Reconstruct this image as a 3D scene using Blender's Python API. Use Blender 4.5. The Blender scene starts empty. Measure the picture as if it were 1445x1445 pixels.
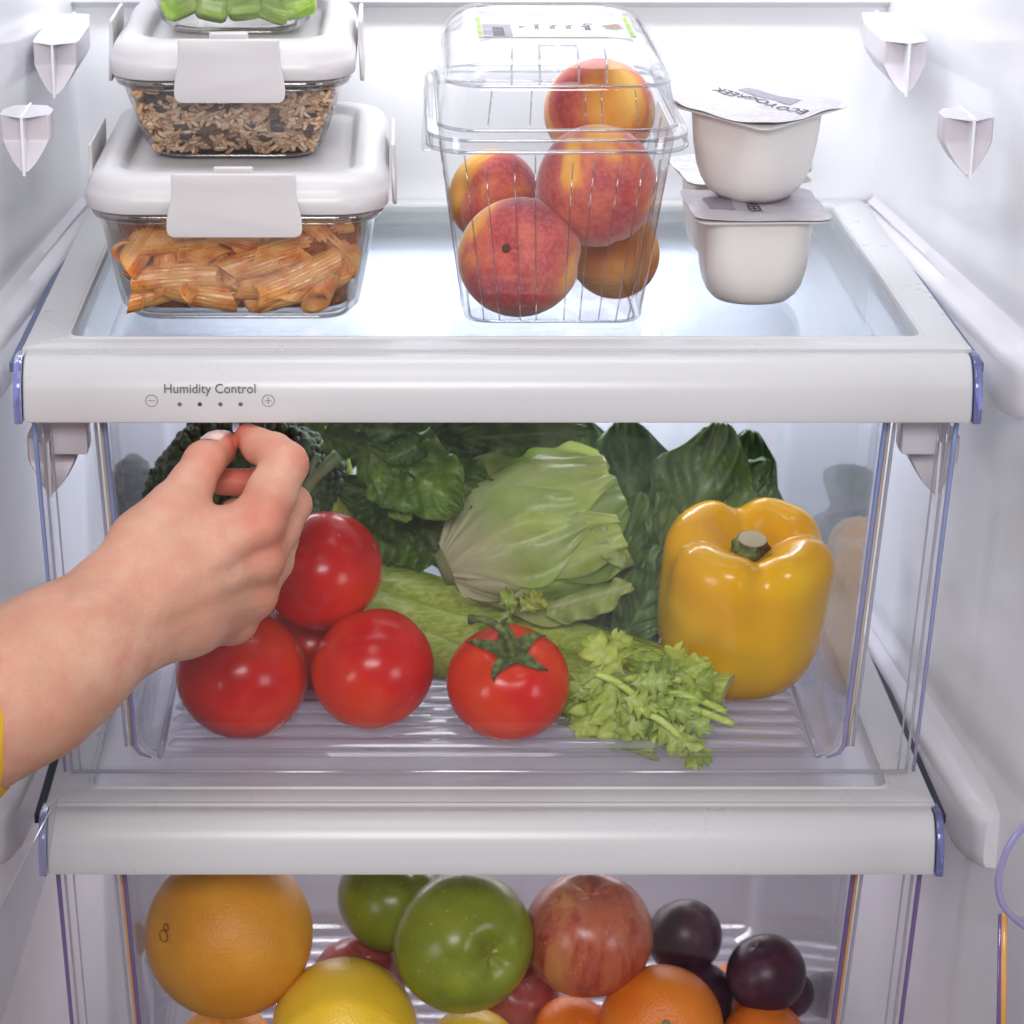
import bpy, math, random
import numpy as np
from mathutils import Vector, Matrix, Euler, noise

rnd = random.Random(7)
R = math.radians
sc = bpy.context.scene
COL = sc.collection

# ---------------------------------------------------------------- camera
FPX, CX, CY = 3590.0, 562.0, 722.5          # focal length and principal point measured on the 1445 px photograph
PITCH = R(20.4)
CAM = Vector((-0.06, -1.487, 0.446))
cam_d = bpy.data.cameras.new('camera')
cam = bpy.data.objects.new('camera', cam_d)
COL.objects.link(cam)
cam.location = CAM
cam.rotation_euler = (math.pi / 2 - PITCH, 0, 0)
cam_d.sensor_width = 36
cam_d.lens = FPX / 1445 * 36
cam_d.shift_x = (722.5 - CX) / 1445
cam_d.clip_start, cam_d.clip_end = 0.05, 50
cam_d.dof.use_dof = True
cam_d.dof.focus_distance = 1.58
cam_d.dof.aperture_fstop = 10
sc.camera = cam

# ---------------------------------------------------------------- world and lamps
w = bpy.data.worlds.new('World'); sc.world = w
w.use_nodes = True
bg = w.node_tree.nodes['Background']
bg.inputs[0].default_value = (0.88, 0.82, 0.89, 1)
bg.inputs[1].default_value = 0.08


def area(name, loc, target, sx, sy, power, col=(1, 1, 1), spread=180):
    l = bpy.data.lights.new(name, 'AREA')
    l.shape = 'RECTANGLE'; l.size = sx; l.size_y = sy
    l.energy = power; l.color = col; l.spread = R(spread)
    o = bpy.data.objects.new(name, l); COL.objects.link(o)
    o.location = loc
    d = Vector(target) - Vector(loc)
    o.rotation_euler = d.to_track_quat('-Z', 'Y').to_euler()
    return o


key = area('key_softbox', (-0.08, -1.05, 1.45), (0.0, 0.05, -0.15), 0.6, 0.6, 4.5, (1.0, 0.965, 0.93))
front = area('front_softbox', (-0.10, -2.1, 1.0), (0.0, 0.1, -0.22), 1.2, 0.5, 28, (1.0, 0.978, 0.98))
key.data.shape = 'DISK'; front.data.shape = 'ELLIPSE'
low = area('low_veil_fill', (0.19, -1.20, -0.92), (0.17, 0.01, -0.16), 0.36, 0.80, 0.42, (0.98, 0.96, 1.0))  # added lamp, its mirror image lays the pale veil on the panel
area('side_fill_left', (-1.15, -1.25, -0.10), (0.15, 0.1, -0.35), 0.5, 0.5, 5.5, (1.0, 0.95, 0.985))  # added fill lamp, brightens the lower side walls
area('side_fill_right', (1.15, -1.25, -0.10), (-0.15, 0.1, -0.35), 0.5, 0.5, 5.5, (1.0, 0.95, 0.985))  # its added counterpart on the other side
area('ceiling_led', (0.0, 0.04, 0.68), (0.0, 0.10, 0.0), 0.56, 0.22, 2.3, (0.86, 0.93, 1.0))
area('rear_led', (0.0, 0.20, 0.42), (0.0, 0.40, 0.10), 0.5, 0.06, 1.3, (0.93, 0.97, 1.0), 130)
area('crisper_fill', (0.0, 0.33, -0.035), (0.0, 0.36, -0.3), 0.44, 0.04, 1.5, (0.88, 0.92, 1.0))  # added fill lamp, brightens the back of the vegetable drawer

area('fruit_drawer_fill', (0.0, 0.33, -0.345), (0.0, 0.36, -0.6), 0.44, 0.04, 1.2, (1.0, 0.94, 0.96))  # added fill lamp, brightens the fruit drawer and lower walls from inside

sc.view_settings.view_transform = 'Standard'
sc.view_settings.look = 'None'
sc.view_settings.exposure = 0.16
sc.view_settings.gamma = 1.0
sc.render.engine = 'CYCLES'
cy = sc.cycles
cy.use_denoising = True
cy.max_bounces = 16; cy.diffuse_bounces = 5; cy.glossy_bounces = 5
cy.transmission_bounces = 8; cy.transparent_max_bounces = 40
cy.caustics_reflective = False; cy.caustics_refractive = False
cy.sample_clamp_indirect = 6
cy.use_adaptive_sampling = True; cy.adaptive_threshold = 0.012

# ---------------------------------------------------------------- pixel <-> place helpers (surveying the photograph)
cp, sp = math.cos(PITCH), math.sin(PITCH)


def ray(px, py):
    a, b = (px - CX) / FPX, -(py - CY) / FPX
    return Vector((a, cp + b * sp, -sp + b * cp))


def P(px, py, Y):
    d = ray(px, py)
    return CAM + d * ((Y - CAM.y) / d.y)


def F(px, py, Z):
    d = ray(px, py)
    return CAM + d * ((Z - CAM.z) / d.z)


def ppm(p):
    v = Vector(p) - CAM
    return FPX / (v.y * cp - v.z * sp)


# ---------------------------------------------------------------- object helpers
def obj(name, V, Fc, mat=None, parent=None, smooth=True, local=False, angle=None, attrs=None):
    me = bpy.data.meshes.new(name)
    V = [tuple(v) for v in V] if not isinstance(V, np.ndarray) else V.tolist()
    if parent is not None and not local:
        lo = world_loc(parent)
        V = [(x - lo[0], y - lo[1], z - lo[2]) for x, y, z in V]
    me.from_pydata(V, [], [tuple(f) for f in Fc])
    me.update()
    if smooth:
        me.polygons.foreach_set('use_smooth', [True] * len(me.polygons))
        if angle:
            me.set_sharp_from_angle(angle=R(angle))
    if mat is not None:
        me.materials.append(mat)
    if attrs:
        for k, vals in attrs.items():
            a = me.attributes.new(k, 'FLOAT', 'POINT')
            a.data.foreach_set('value', np.asarray(vals, dtype=np.float32))
    o = bpy.data.objects.new(name, me); COL.objects.link(o)
    if parent is not None:
        o.parent = parent
    return o


def world_loc(o):
    v = Vector((0, 0, 0))
    while o is not None:
        v += o.location
        o = o.parent
    return v


def tag(o, label=None, cat=None, group=None, kind=None):
    if label: o['label'] = label
    if cat: o['category'] = cat
    if group: o['group'] = group
    if kind: o['kind'] = kind
    return o


def empty(name, loc, label, cat, group=None):
    o = bpy.data.objects.new(name, None); COL.objects.link(o)
    o.location = loc
    o.empty_display_size = 0.02
    return tag(o, label, cat, group)


def copy_tree(o, parent=None):
    c = o.copy(); COL.objects.link(c); c.parent = parent
    for ch in list(o.children):
        copy_tree(ch, c)
    return c


class MB:
    """collects simple shapes into one vertex / face list"""
    def __init__(s): s.V, s.F = [], []

    def add(s, V, Fc):
        n = len(s.V)
        s.V += [tuple(v) for v in V]
        s.F += [tuple(i + n for i in f) for f in Fc]
        return s


def box(x0, x1, y0, y1, z0, z1):
    V = [(x, y, z) for z in (z0, z1) for y in (y0, y1) for x in (x0, x1)]
    return V, [(0, 2, 3, 1), (4, 5, 7, 6), (0, 1, 5, 4), (2, 6, 7, 3), (0, 4, 6, 2), (1, 3, 7, 5)]


def rrect(hw, hd, r, n=6):
    r = max(min(r, hw * .999, hd * .999), 1e-5)
    out = []
    for cx, cy_, a0 in ((hw - r, hd - r, 0), (-hw + r, hd - r, 90), (-hw + r, -hd + r, 180), (hw - r, -hd + r, 270)):
        for i in range(n + 1):
            a = R(a0 + 90 * i / n)
            out.append((cx + r * math.cos(a), cy_ + r * math.sin(a)))
    return out


def ringloft(prof, c=(0, 0, 0), n=6, closed=False, cap0=False, cap1=False):
    """prof: (half width, half depth, corner radius, z [, dx, dy])"""
    V, Fc = [], []
    for p in prof:
        hw, hd, r, z = p[:4]
        dx, dy = (p[4], p[5]) if len(p) > 4 else (0, 0)
        V += [(c[0] + x + dx, c[1] + y + dy, c[2] + z) for x, y in rrect(hw, hd, r, n)]
    m = 4 * (n + 1)
    k = len(prof)
    for j in range(k if closed else k - 1):
        a, b = j * m, ((j + 1) % k) * m
        for i in range(m):
            i2 = (i + 1) % m
            Fc.append((a + i, a + i2, b + i2, b + i))
    if cap0: Fc.append(tuple(range(m - 1, -1, -1)))
    if cap1: Fc.append(tuple(range((k - 1) * m, k * m)))
    return V, Fc


def grid(fn, nu, nv, wu=False, wv=False):
    V = [fn(i / (nu if wu else nu - 1), j / (nv if wv else nv - 1)) for i in range(nu) for j in range(nv)]
    Fc = []
    for i in range(nu if wu else nu - 1):
        for j in range(nv if wv else nv - 1):
            a, b = i, (i + 1) % nu
            c, d = j, (j + 1) % nv
            Fc.append((a * nv + c, b * nv + c, b * nv + d, a * nv + d))
    return V, Fc


def tube(pts, r, n=8, cap=True):
    pts = [Vector(p) for p in pts]
    rs = r if isinstance(r, (list, tuple)) else [r] * len(pts)
    V, Fc = [], []
    up = Vector((0.13, 0.27, 0.95))
    prev = None
    for i, p in enumerate(pts):
        t = (pts[min(i + 1, len(pts) - 1)] - pts[max(i - 1, 0)]).normalized()
        a = (prev if prev is not None else t.cross(up))
        a = (a - t * a.dot(t))
        if a.length < 1e-6: a = t.orthogonal()
        a.normalize(); prev = a
        b = t.cross(a)
        for k in range(n):
            q = 2 * math.pi * k / n
            V.append(p + (a * math.cos(q) + b * math.sin(q)) * rs[i])
    for i in range(len(pts) - 1):
        for k in range(n):
            k2 = (k + 1) % n
            Fc.append((i * n + k, i * n + k2, (i + 1) * n + k2, (i + 1) * n + k))
    if cap:
        Fc.append(tuple(range(n - 1, -1, -1)))
        Fc.append(tuple(range((len(pts) - 1) * n, len(pts) * n)))
    return V, Fc


def curve(pts, n=6):
    """Catmull-Rom through the points"""
    pts = [Vector(p) for p in pts]
    out = []
    for i in range(len(pts) - 1):
        p0, p1, p2, p3 = pts[max(i - 1, 0)], pts[i], pts[i + 1], pts[min(i + 2, len(pts) - 1)]
        for k in range(n):
            t = k / n
            out.append(.5 * ((2 * p1) + (p2 - p0) * t + (2 * p0 - 5 * p1 + 4 * p2 - p3) * t * t + (3 * p1 - p0 - 3 * p2 + p3) * t ** 3))
    out.append(pts[-1])
    return out


def prism(poly, depth, bevel=0.0, to=None):
    """extrude a 2D outline (u, v) by depth along n with a chamfer; to(u, v, n) -> point"""
    to = to or (lambda u, v, n: (u, v, n))
    m = len(poly)
    ctr = (sum(p[0] for p in poly) / m, sum(p[1] for p in poly) / m)

    def inset(s):
        if s == 0: return poly
        out = []
        for i in range(m):
            (x0, y0), (x1, y1), (x2, y2) = poly[i - 1], poly[i], poly[(i + 1) % m]
            t = Vector((x2 - x0, y2 - y0)).normalized()
            nn = Vector((-t.y, t.x))
            if nn.dot(Vector((ctr[0] - x1, ctr[1] - y1))) < 0: nn = -nn
            out.append((x1 + nn.x * s, y1 + nn.y * s))
        return out
    lv = [(bevel, 0), (bevel * .3, bevel * .3), (0, bevel), (0, depth - bevel), (bevel * .3, depth - bevel * .3), (bevel, depth)] if bevel else [(0, 0), (0, depth)]
    V, Fc = [], []
    for s, h in lv:
        V += [to(x, y, h) for x, y in inset(s)]
    for j in range(len(lv) - 1):
        for i in range(m):
            i2 = (i + 1) % m
            Fc.append((j * m + i, j * m + i2, (j + 1) * m + i2, (j + 1) * m + i))
    Fc.append(tuple(range(m - 1, -1, -1)))
    Fc.append(tuple(range((len(lv) - 1) * m, len(lv) * m)))
    return V, Fc


def round_poly(pts, r, n=5):
    out = []
    m = len(pts)
    for i in range(m):
        p0, p1, p2 = Vector(pts[i - 1]), Vector(pts[i]), Vector(pts[(i + 1) % m])
        a = (p0 - p1); b = (p2 - p1)
        rr = min(r[i] if isinstance(r, (list, tuple)) else r, a.length * .49, b.length * .49)
        s, e = p1 + a.normalized() * rr, p1 + b.normalized() * rr
        for k in range(n + 1):
            t = k / n
            q = s * (1 - t) ** 2 + p1 * 2 * t * (1 - t) + e * t * t
            out.append((q.x, q.y))
    return out


def text(body, size, M, mat, parent, name='lettering', align='CENTER', ext=0.00012, sx=1.0):
    cu = bpy.data.curves.new('lettering', 'FONT')
    cu.body = body; cu.size = size; cu.align_x = align; cu.align_y = 'CENTER'; cu.extrude = ext
    cu.resolution_u = 4
    t = bpy.data.objects.new('lettering', cu); COL.objects.link(t)
    bpy.context.view_layer.update()
    me = bpy.data.meshes.new_from_object(t.evaluated_get(bpy.context.evaluated_depsgraph_get()))
    bpy.data.objects.remove(t); bpy.data.curves.remove(cu)
    lo = world_loc(parent)
    me.transform(Matrix.Diagonal((sx, 1, 1, 1)))
    me.transform(M)
    me.transform(Matrix.Translation(-lo))
    me.materials.clear(); me.materials.append(mat)
    o = bpy.data.objects.new(name, me); COL.objects.link(o); o.parent = parent
    return o


# ---------------------------------------------------------------- materials
def nd(nt, typ, **kw):
    n = nt.nodes.new(typ)
    for k, v in kw.items():
        if k.startswith('i_'):
            key = k[2:]
            key = int(key) if key.isdigit() else key.replace('_', ' ')
            n.inputs[key].default_value = v
        else:
            setattr(n, k, v)
    return n


def c4(c): return (c[0], c[1], c[2], 1)


def pbr(name, base, rough=.4, coat=0, sss=0, sss_r=(1, .4, .2), sss_scale=.003, spec=.5, metallic=0, trans=0, ior=1.45):
    m = bpy.data.materials.new(name); m.use_nodes = True
    b = m.node_tree.nodes['Principled BSDF']
    b.inputs['Base Color'].default_value = c4(base)
    b.inputs['Roughness'].default_value = rough
    b.inputs['Coat Weight'].default_value = coat
    b.inputs['Coat Roughness'].default_value = .06
    b.inputs['Specular IOR Level'].default_value = spec
    b.inputs['Metallic'].default_value = metallic
    b.inputs['IOR'].default_value = ior
    b.inputs['Transmission Weight'].default_value = trans
    if sss:
        b.inputs['Subsurface Weight'].default_value = sss
        b.inputs['Subsurface Radius'].default_value = sss_r
        b.inputs['Subsurface Scale'].default_value = sss_scale
    return m


def bs(m): return m.node_tree.nodes['Principled BSDF']


def ramp(nt, fac, stops):
    r = nd(nt, 'ShaderNodeValToRGB')
    cr = r.color_ramp
    while len(cr.elements) < len(stops): cr.elements.new(.5)
    for e, (p, c) in zip(cr.elements, stops):
        e.position = p; e.color = c4(c)
    nt.links.new(fac, r.inputs[0])
    return r.outputs[0]


def noise_fac(nt, scale, detail=3, rough=.5, stretch=(1, 1, 1), coord='Object', dist=0):
    tc = nd(nt, 'ShaderNodeTexCoord')
    mp = nd(nt, 'ShaderNodeMapping')
    mp.inputs['Scale'].default_value = stretch
    oi = nd(nt, 'ShaderNodeObjectInfo')
    mul = nd(nt, 'ShaderNodeMath', operation='MULTIPLY', i_1=37.0)
    nt.links.new(oi.outputs['Random'], mul.inputs[0])
    nt.links.new(mul.outputs[0], mp.inputs['Location'])
    nz = nd(nt, 'ShaderNodeTexNoise')
    nz.inputs['Scale'].default_value = scale; nz.inputs['Detail'].default_value = detail
    nz.inputs['Roughness'].default_value = rough; nz.inputs['Distortion'].default_value = dist
    nt.links.new(tc.outputs[coord], mp.inputs[0]); nt.links.new(mp.outputs[0], nz.inputs['Vector'])
    return nz.outputs['Fac']


def mixc(nt, fac, a, b, blend='MIX'):
    m = nd(nt, 'ShaderNodeMix', data_type='RGBA', blend_type=blend)
    for s, v in ((m.inputs[0], fac), (m.inputs[6], a), (m.inputs[7], b)):
        if isinstance(v, (int, float)): s.default_value = v
        elif isinstance(v, tuple): s.default_value = c4(v)
        else: nt.links.new(v, s)
    return m.outputs[2]


def attr(nt, name):
    return nd(nt, 'ShaderNodeAttribute', attribute_name=name).outputs['Fac']


def bump(m, fac, strength, dist=.001):
    nt = m.node_tree
    b = nd(nt, 'ShaderNodeBump', i_Strength=strength, i_Distance=dist)
    nt.links.new(fac, b.inputs['Height'])
    nt.links.new(b.outputs[0], bs(m).inputs['Normal'])
    return b


def colour(m, sock): m.node_tree.links.new(sock, bs(m).inputs['Base Color'])


def clear(name, tint=(.97, .97, .99), f0=.04, k=.9, rough=.02, haze=0.0, haze_col=(.85, .87, .92), wav=0, wscale=30):
    """clear sheet: straight transmission, mirror reflection by viewing angle, a little haze"""
    m = bpy.data.materials.new(name); m.use_nodes = True
    nt = m.node_tree; nt.nodes.remove(bs(m))
    out = nt.nodes['Material Output']
    lw = nd(nt, 'ShaderNodeLayerWeight', i_Blend=.5)
    pw = nd(nt, 'ShaderNodeMath', operation='POWER', i_1=5.0)
    ma = nd(nt, 'ShaderNodeMath', operation='MULTIPLY_ADD', i_1=k, i_2=f0)
    nt.links.new(lw.outputs['Facing'], pw.inputs[0]); nt.links.new(pw.outputs[0], ma.inputs[0])
    tr = nd(nt, 'ShaderNodeBsdfTransparent', i_Color=c4(tint))
    gl = nd(nt, 'ShaderNodeBsdfGlossy', i_Roughness=rough)
    last = tr.outputs[0]
    if haze:
        df = nd(nt, 'ShaderNodeBsdfDiffuse', i_Color=c4(haze_col))
        tl = nd(nt, 'ShaderNodeBsdfTranslucent', i_Color=c4(haze_col))
        ad = nd(nt, 'ShaderNodeMixShader', i_0=.5)
        nt.links.new(df.outputs[0], ad.inputs[1]); nt.links.new(tl.outputs[0], ad.inputs[2])
        mx = nd(nt, 'ShaderNodeMixShader', i_0=haze)
        nt.links.new(last, mx.inputs[1]); nt.links.new(ad.outputs[0], mx.inputs[2])
        last = mx.outputs[0]
    if wav:
        f = noise_fac(nt, wscale, 2)
        b = nd(nt, 'ShaderNodeBump', i_Strength=wav, i_Distance=.002)
        nt.links.new(f, b.inputs['Height'])
        nt.links.new(b.outputs[0], gl.inputs['Normal']); nt.links.new(b.outputs[0], lw.inputs['Normal'])
    mix = nd(nt, 'ShaderNodeMixShader')
    nt.links.new(ma.outputs[0], mix.inputs[0]); nt.links.new(last, mix.inputs[1]); nt.links.new(gl.outputs[0], mix.inputs[2])
    nt.links.new(mix.outputs[0], out.inputs['Surface'])
    return m


M = {}
M['liner'] = pbr('glossy white liner plastic', (.80, .80, .835), .13, spec=.55)
nt_ = M['liner'].node_tree
nt_.links.new(ramp(nt_, noise_fac(nt_, 9, 5, .7), [(.3, (.10, .10, .10)), (.75, (.17, .17, .17))]), bs(M['liner']).inputs['Roughness'])
bump(M['liner'], noise_fac(M['liner'].node_tree, 14, 1), .05, .002)
M['liner_rail'] = pbr('liner rail plastic', (.66, .64, .68), .28)
M['boss'] = pbr('support stud plastic', (.58, .54, .58), .3, sss=.2, sss_r=(1, 1, 1), sss_scale=.006)  # darker than the liner: backlit shade put into the colour
M['white'] = pbr('white satin plastic', (.56, .555, .565), .28)
nt_ = M['white'].node_tree
nt_.links.new(ramp(nt_, noise_fac(nt_, 24, 5, .75), [(.3, (.27, .27, .27)), (.75, (.295, .295, .295))]), bs(M['white']).inputs['Roughness'])
bump(M['white'], noise_fac(M['white'].node_tree, 700, 2), .03, .0003)
M['lid'] = pbr('white lid plastic', (.60, .575, .585), .33, sss=.15, sss_r=(1, 1, 1), sss_scale=.004)
M['gasket'] = pbr('grey silicone', (.35, .33, .33), .4)
M['clear'] = clear('clear drawer plastic', (.99, .989, .996), f0=.034, wav=.03, wscale=14)
M['clear_box'] = clear('clear box plastic', (.97, .97, .99), f0=.085, k=.9, rough=.025, haze=.025, wav=.05, wscale=18)
M['rib'] = clear('clear rib plastic', (.88, .86, .95), f0=.15, k=.86, rough=.07, haze=.42, haze_col=(.88, .86, .95))  # pale haze brightens the ribs in place of reflected light
M['low_glass'] = clear('lower shelf glass', (.93, .95, .97), f0=.05, k=.95, rough=.015, haze=.5, haze_col=(.86, .84, .90))  # milky haze stands in for back wall light reflected by the glass
M['bright_edge'] = clear('pale edge highlight', (.80, .80, .90), f0=.3, k=.6, rough=.05, haze=.55, haze_col=(.92, .91, .97))  # whitish haze paints the bright highlights along the edges
M['shelf_glass'] = clear('shelf glass', (.85, .885, .905), f0=.05, k=.95, rough=.012, haze=.025, haze_col=(.86, .90, .94))
M['dish_glass'] = clear('borosilicate glass', (.97, .965, .955), f0=.05, k=.9, rough=.03, haze=.03, haze_col=(.9, .88, .85))
M['glass_bead'] = clear('glass rim bead', (.82, .80, .78), f0=.22, k=.7, rough=.05, haze=.08)
M['clam'] = clear('clear thermoformed plastic', (.985, .985, .99), f0=.045, k=.85, rough=.04, wav=.22, wscale=40)
M['clam_rib'] = clear('clear plastic crease', (.80, .81, .84), f0=.18, k=.8, rough=.08)
M['blue_gap'] = pbr('slate blue gap shade', (.12, .15, .24), .6)
M['dark_gap'] = pbr('dark gap shade', (.02, .022, .04), .6)


def edge_mat(name, a, b, z0, z1):
    m = pbr(name, a, .12, coat=.5)
    nt = m.node_tree
    ge = nd(nt, 'ShaderNodeNewGeometry'); sx = nd(nt, 'ShaderNodeSeparateXYZ')
    mr = nd(nt, 'ShaderNodeMapRange', i_1=z0, i_2=z1)
    nt.links.new(ge.outputs['Position'], sx.inputs[0]); nt.links.new(sx.outputs['Z'], mr.inputs[0])
    colour(m, ramp(nt, mr.outputs[0], [(0, a), (1, b)]))
    bs(m).inputs['Transmission Weight'].default_value = .35
    return m


M['edge'] = edge_mat('violet blue plastic edge', (.42, .36, .64), (.36, .49, .90), -.30, -.04)
M['edge_tan'] = pbr('amber plastic edge', (.62, .48, .34), .2)
M['edge_low'] = pbr('dark violet plastic edge', (.22, .14, .36), .12, coat=.5, trans=.2)
M['edge_orange'] = pbr('orange plastic edge', (.75, .38, .12), .2)
M['cap'] = pbr('blue clear end cap', (.42, .45, .95), .06, trans=.75)
M['ink'] = pbr('dark grey ink', (.045, .04, .045), .5)
M['ink_light'] = pbr('grey ink', (.12, .11, .12), .5)
M['ink_grey'] = pbr('pale grey print', (.22, .20, .24), .5)
M['ink_green'] = pbr('green print', (.22, .34, .02), .5)
M['ink_pink'] = pbr('mauve print', (.28, .12, .15), .5)
M['paper'] = pbr('label paper', (.50, .52, .56), .45)
M['yogurt'] = pbr('white yogurt cup', (.76, .73, .70), .32, sss=.2, sss_r=(1, .9, .8), sss_scale=.006)
M['foil'] = pbr('printed foil lid', (.42, .39, .43), .3, metallic=.15)
bump(M['foil'], noise_fac(M['foil'].node_tree, 60, 4, .65), .7, .003)
M['silver'] = pbr('crumpled silver foil', (.75, .75, .76), .22, metallic=.9)
bump(M['silver'], noise_fac(M['silver'].node_tree, 160, 2), .7, .003)
M['sleeve'] = pbr('yellow knit sleeve', (.75, .43, .02), .8)

# ================================================================ refrigerator cavity
fr = empty('refrigerator', (0, .39, -.62), 'white glossy refrigerator interior around the shelves and drawers', 'refrigerator')
YB = .388


def wall_x(y): return .297 + .082 * max(0, YB - y) + (.02 * max(0, -.02 - y) if y < -.02 else 0)


# back wall with a horizontal duct ledge near its top
prof = [(YB, -.75), (YB, -.008), (YB + .002, -.004), (YB, 0.0), (YB, .143), (YB - .014, .149), (YB - .016, .156), (YB - .016, .185), (YB - .004, .19), (YB, .5)]
V, Fc = [], []
for x in (-.36, .36):
    V += [(x, y, z) for y, z in prof]
n = len(prof)
for i in range(n - 1): Fc.append((i, i + 1, n + i + 1, n + i))
V2 = [(x, .42, z) for x in (-.36, .36) for z in (-.75, .5)]
obj('back_wall', V + V2, Fc + [(len(V), len(V) + 2, len(V) + 3, len(V) + 1)], M['liner'], fr, angle=40)
for s in (-1, 1):
    ys = [YB + .03, YB, .3, .2, .1, 0, -.03, -.08, -.14, -.22]
    V, Fc = [], []
    for z in (-.75, .5):
        V += [(s * wall_x(y), y, z) for y in ys] + [(s * (wall_x(y) + .02), y, z) for y in ys]
    k = len(ys)
    for i in range(k - 1):
        Fc.append((i, i + 1, 2 * k + i + 1, 2 * k + i))
        Fc.append((k + i, k + i + 1, 3 * k + i + 1, 3 * k + i))
    Fc.append((k - 1, 2 * k - 1, 4 * k - 1, 3 * k - 1))
    obj('side_wall', V, Fc, M['liner'], fr, angle=40)
    # rails carrying the two glass shelves, rounded front end
    for z0 in (0.0, -.308):
        def rl(u, v, s=s, z0=z0):
            y = .385 - u * .395
            x1 = wall_x(y) + .004; x0 = x1 - .017 - .007 * u
            e = .007
            pts = [(x1, .012), (x1 - .003, .004), (x1 - .009, -.0015), (x0 + e + .004, -.004), (x0 + .004, -.0065), (x0 + .0012, -.0095), (x0, -.014), (x0, -.036), (x0 + .0012, -.042), (x0 + .004, -.045), (x1, -.046)]
            q = pts[round(v * 10)]
            t = max(0, (u - .90) / .10) ** 3
            return (s * (q[0] + (x1 - q[0]) * t * .5), y, z0 + q[1] - (.003 * t if q[1] > -.02 else -.002 * t))
        V, Fc = grid(rl, 30, 11)
        Fc.append(tuple(29 * 11 + i for i in range(11)))
        obj('shelf_rail', V, Fc, M['liner_rail'], fr, angle=50)


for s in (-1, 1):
    for z0 in (-.010, -.318):      # dark strip painting the shade in the gap beside each shelf
        obj('gap_shade_strip', *box(min(s * .2908, s * .2975), max(s * .2908, s * .2975), .0, .385, z0 - .006, z0), M['dark_gap'] if z0 < -.1 else M['blue_gap'], fr, smooth=False)


def boss(x, y, z, L):
    """boat shaped shelf support: flat top, pointed keel, thin fin along its middle; long along the depth"""
    hw, h = .0155, .036
    mb = MB()

    def hull(u, v):
        # section: flat sides, then a rounded taper to the keel; u along y (0 = bow), v round the section
        t = abs(v * 2 - 1)
        sgn = -1 if v < .5 else 1
        if t > .6: px_, pz = hw, -h * .42 * (1 - (t - .6) / .4)
        else:
            q = t / .6
            px_, pz = hw * q ** .72, -h * (.42 + .50 * (1 - q ** 1.25))
        bow = (1 - px_ / hw) * .013
        taper = 1 if u < .6 else 1 - .35 * (u - .6) / .4
        rb_ = 1 - .10 * max(0, 1 - u * 14)
        return (x + sgn * px_ * taper * rb_, y + u * L - bow * (1 - u) + (.002 * (1 - rb_)), z + pz)
    V, Fc = grid(hull, 16, 41)
    n = 41
    Fc += [(j, j + 1, n - 2 - j, n - 1 - j) for j in range(20)]
    top = [(V[i * n], V[i * n + n - 1]) for i in range(16)]
    k0 = len(V)
    V += [((a_[0] + b_[0]) / 2, min(a_[1], b_[1]) - .013 * (1 - i / 15), a_[2] + .0004) for i, (a_, b_) in enumerate(top)]
    for i in range(15):
        Fc.append((i * n, (i + 1) * n, k0 + i + 1, k0 + i))
        Fc.append((k0 + i, k0 + i + 1, (i + 1) * n + n - 1, i * n + n - 1))
    mb.add(V, Fc)
    o = obj('shelf_support', mb.V, mb.F, M['boss'], fr, angle=38)
    V, Fc = box(x - .0008, x + .0008, y - .0138, y + L, z - h * .97, z + .0016)
    V = [list(v) for v in V]
    f = obj('fin', V, Fc, M['liner'], None, smooth=False)
    f.parent = o
    for v in f.data.vertices: v.co -= world_loc(o)
    return o


for s in (-1, 1):
    a = P(1366, 164, .06) if s > 0 else P(36, 160, .06)
    boss(a.x, .055, a.z, .030)
    b = P(1262, 60, .26) if s > 0 else P(88, 62, .26)
    boss(b.x, .22, b.z + .008, .115)
    boss(s * .279, .032, -.069, .035)
    for z0, dn in ((-.0475, -.026), (-.3555, -.006)):   # square hanger blocks under the shelf corners
        V, Fc = prism(round_poly([(-.0115, dn), (.0115, dn), (.0115, .012), (-.0115, .012)], .002, 3), .02, .0012, lambda u, v, n, s=s, z0=z0: (s * .265 + u, .012 + n, z0 + v))
        obj('hanger_block', V, Fc, M['liner_rail'], fr, angle=40)
# upright trim channels in the rear corners
for s in (-1, 1):
    V, Fc = prism(round_poly([(-.014, -.006), (.014, -.006), (.010, .006), (-.010, .006)], .003, 3), .33, 0, lambda u, v, n, s=s: (s * (.282 + u * .9), YB - .004 - v, .148 + n))
    obj('corner_trim', V, Fc, M['liner'], fr, angle=40)


# ================================================================ glass shelves
def shelf(z0, label, glass):
    r = empty('glass_shelf', (0, .194, z0 - .012), label, 'shelf')
    hw, hd, cyy = .290, .194, .194
    D = .0285
    ofs = [(.0, -.0135, .004), (.0, -.004, .004), (.001, -.0012, .004), (.0035, 0, .004), (D - .004, 0, .008), (D - .0025, .0012, .008), (D - .001, .0012, .008),
           (D, -.0004, .008), (D + .0005, -.004, .008), (D + .0005, -.0135, .008)]
    # the frame is narrower in front and at the rear than at its sides
    prof = []
    for o_, z, rr in ofs:
        fy0 = o_ * .72
        prof.append((hw - o_, hd - fy0, rr, z))
    V, Fc = ringloft(prof, (0, cyy, z0), 5, closed=True)
    obj('frame', V, Fc, M['white'], r, angle=35)
    V, Fc = ringloft([(hw - D + .002, hd - D * .72 + .002, .008, -.0052), (hw - D + .002, hd - D * .72 + .002, .008, -.0014)], (0, cyy, z0), 5, cap0=True, cap1=True)
    obj('glass_pane', V, Fc, glass, r, angle=35)
    # front nosing strip below the frame's front edge
    V, Fc = prism([(0, 0), (0, -.0055), (.008, -.0055), (.008, 0)], .578, 0, lambda u, v, n: (-.289 + n, -.0012 + u, z0 - .0008 + v))
    obj('front_nosing', V, Fc, M['white'], r, smooth=False)
    return r


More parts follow.
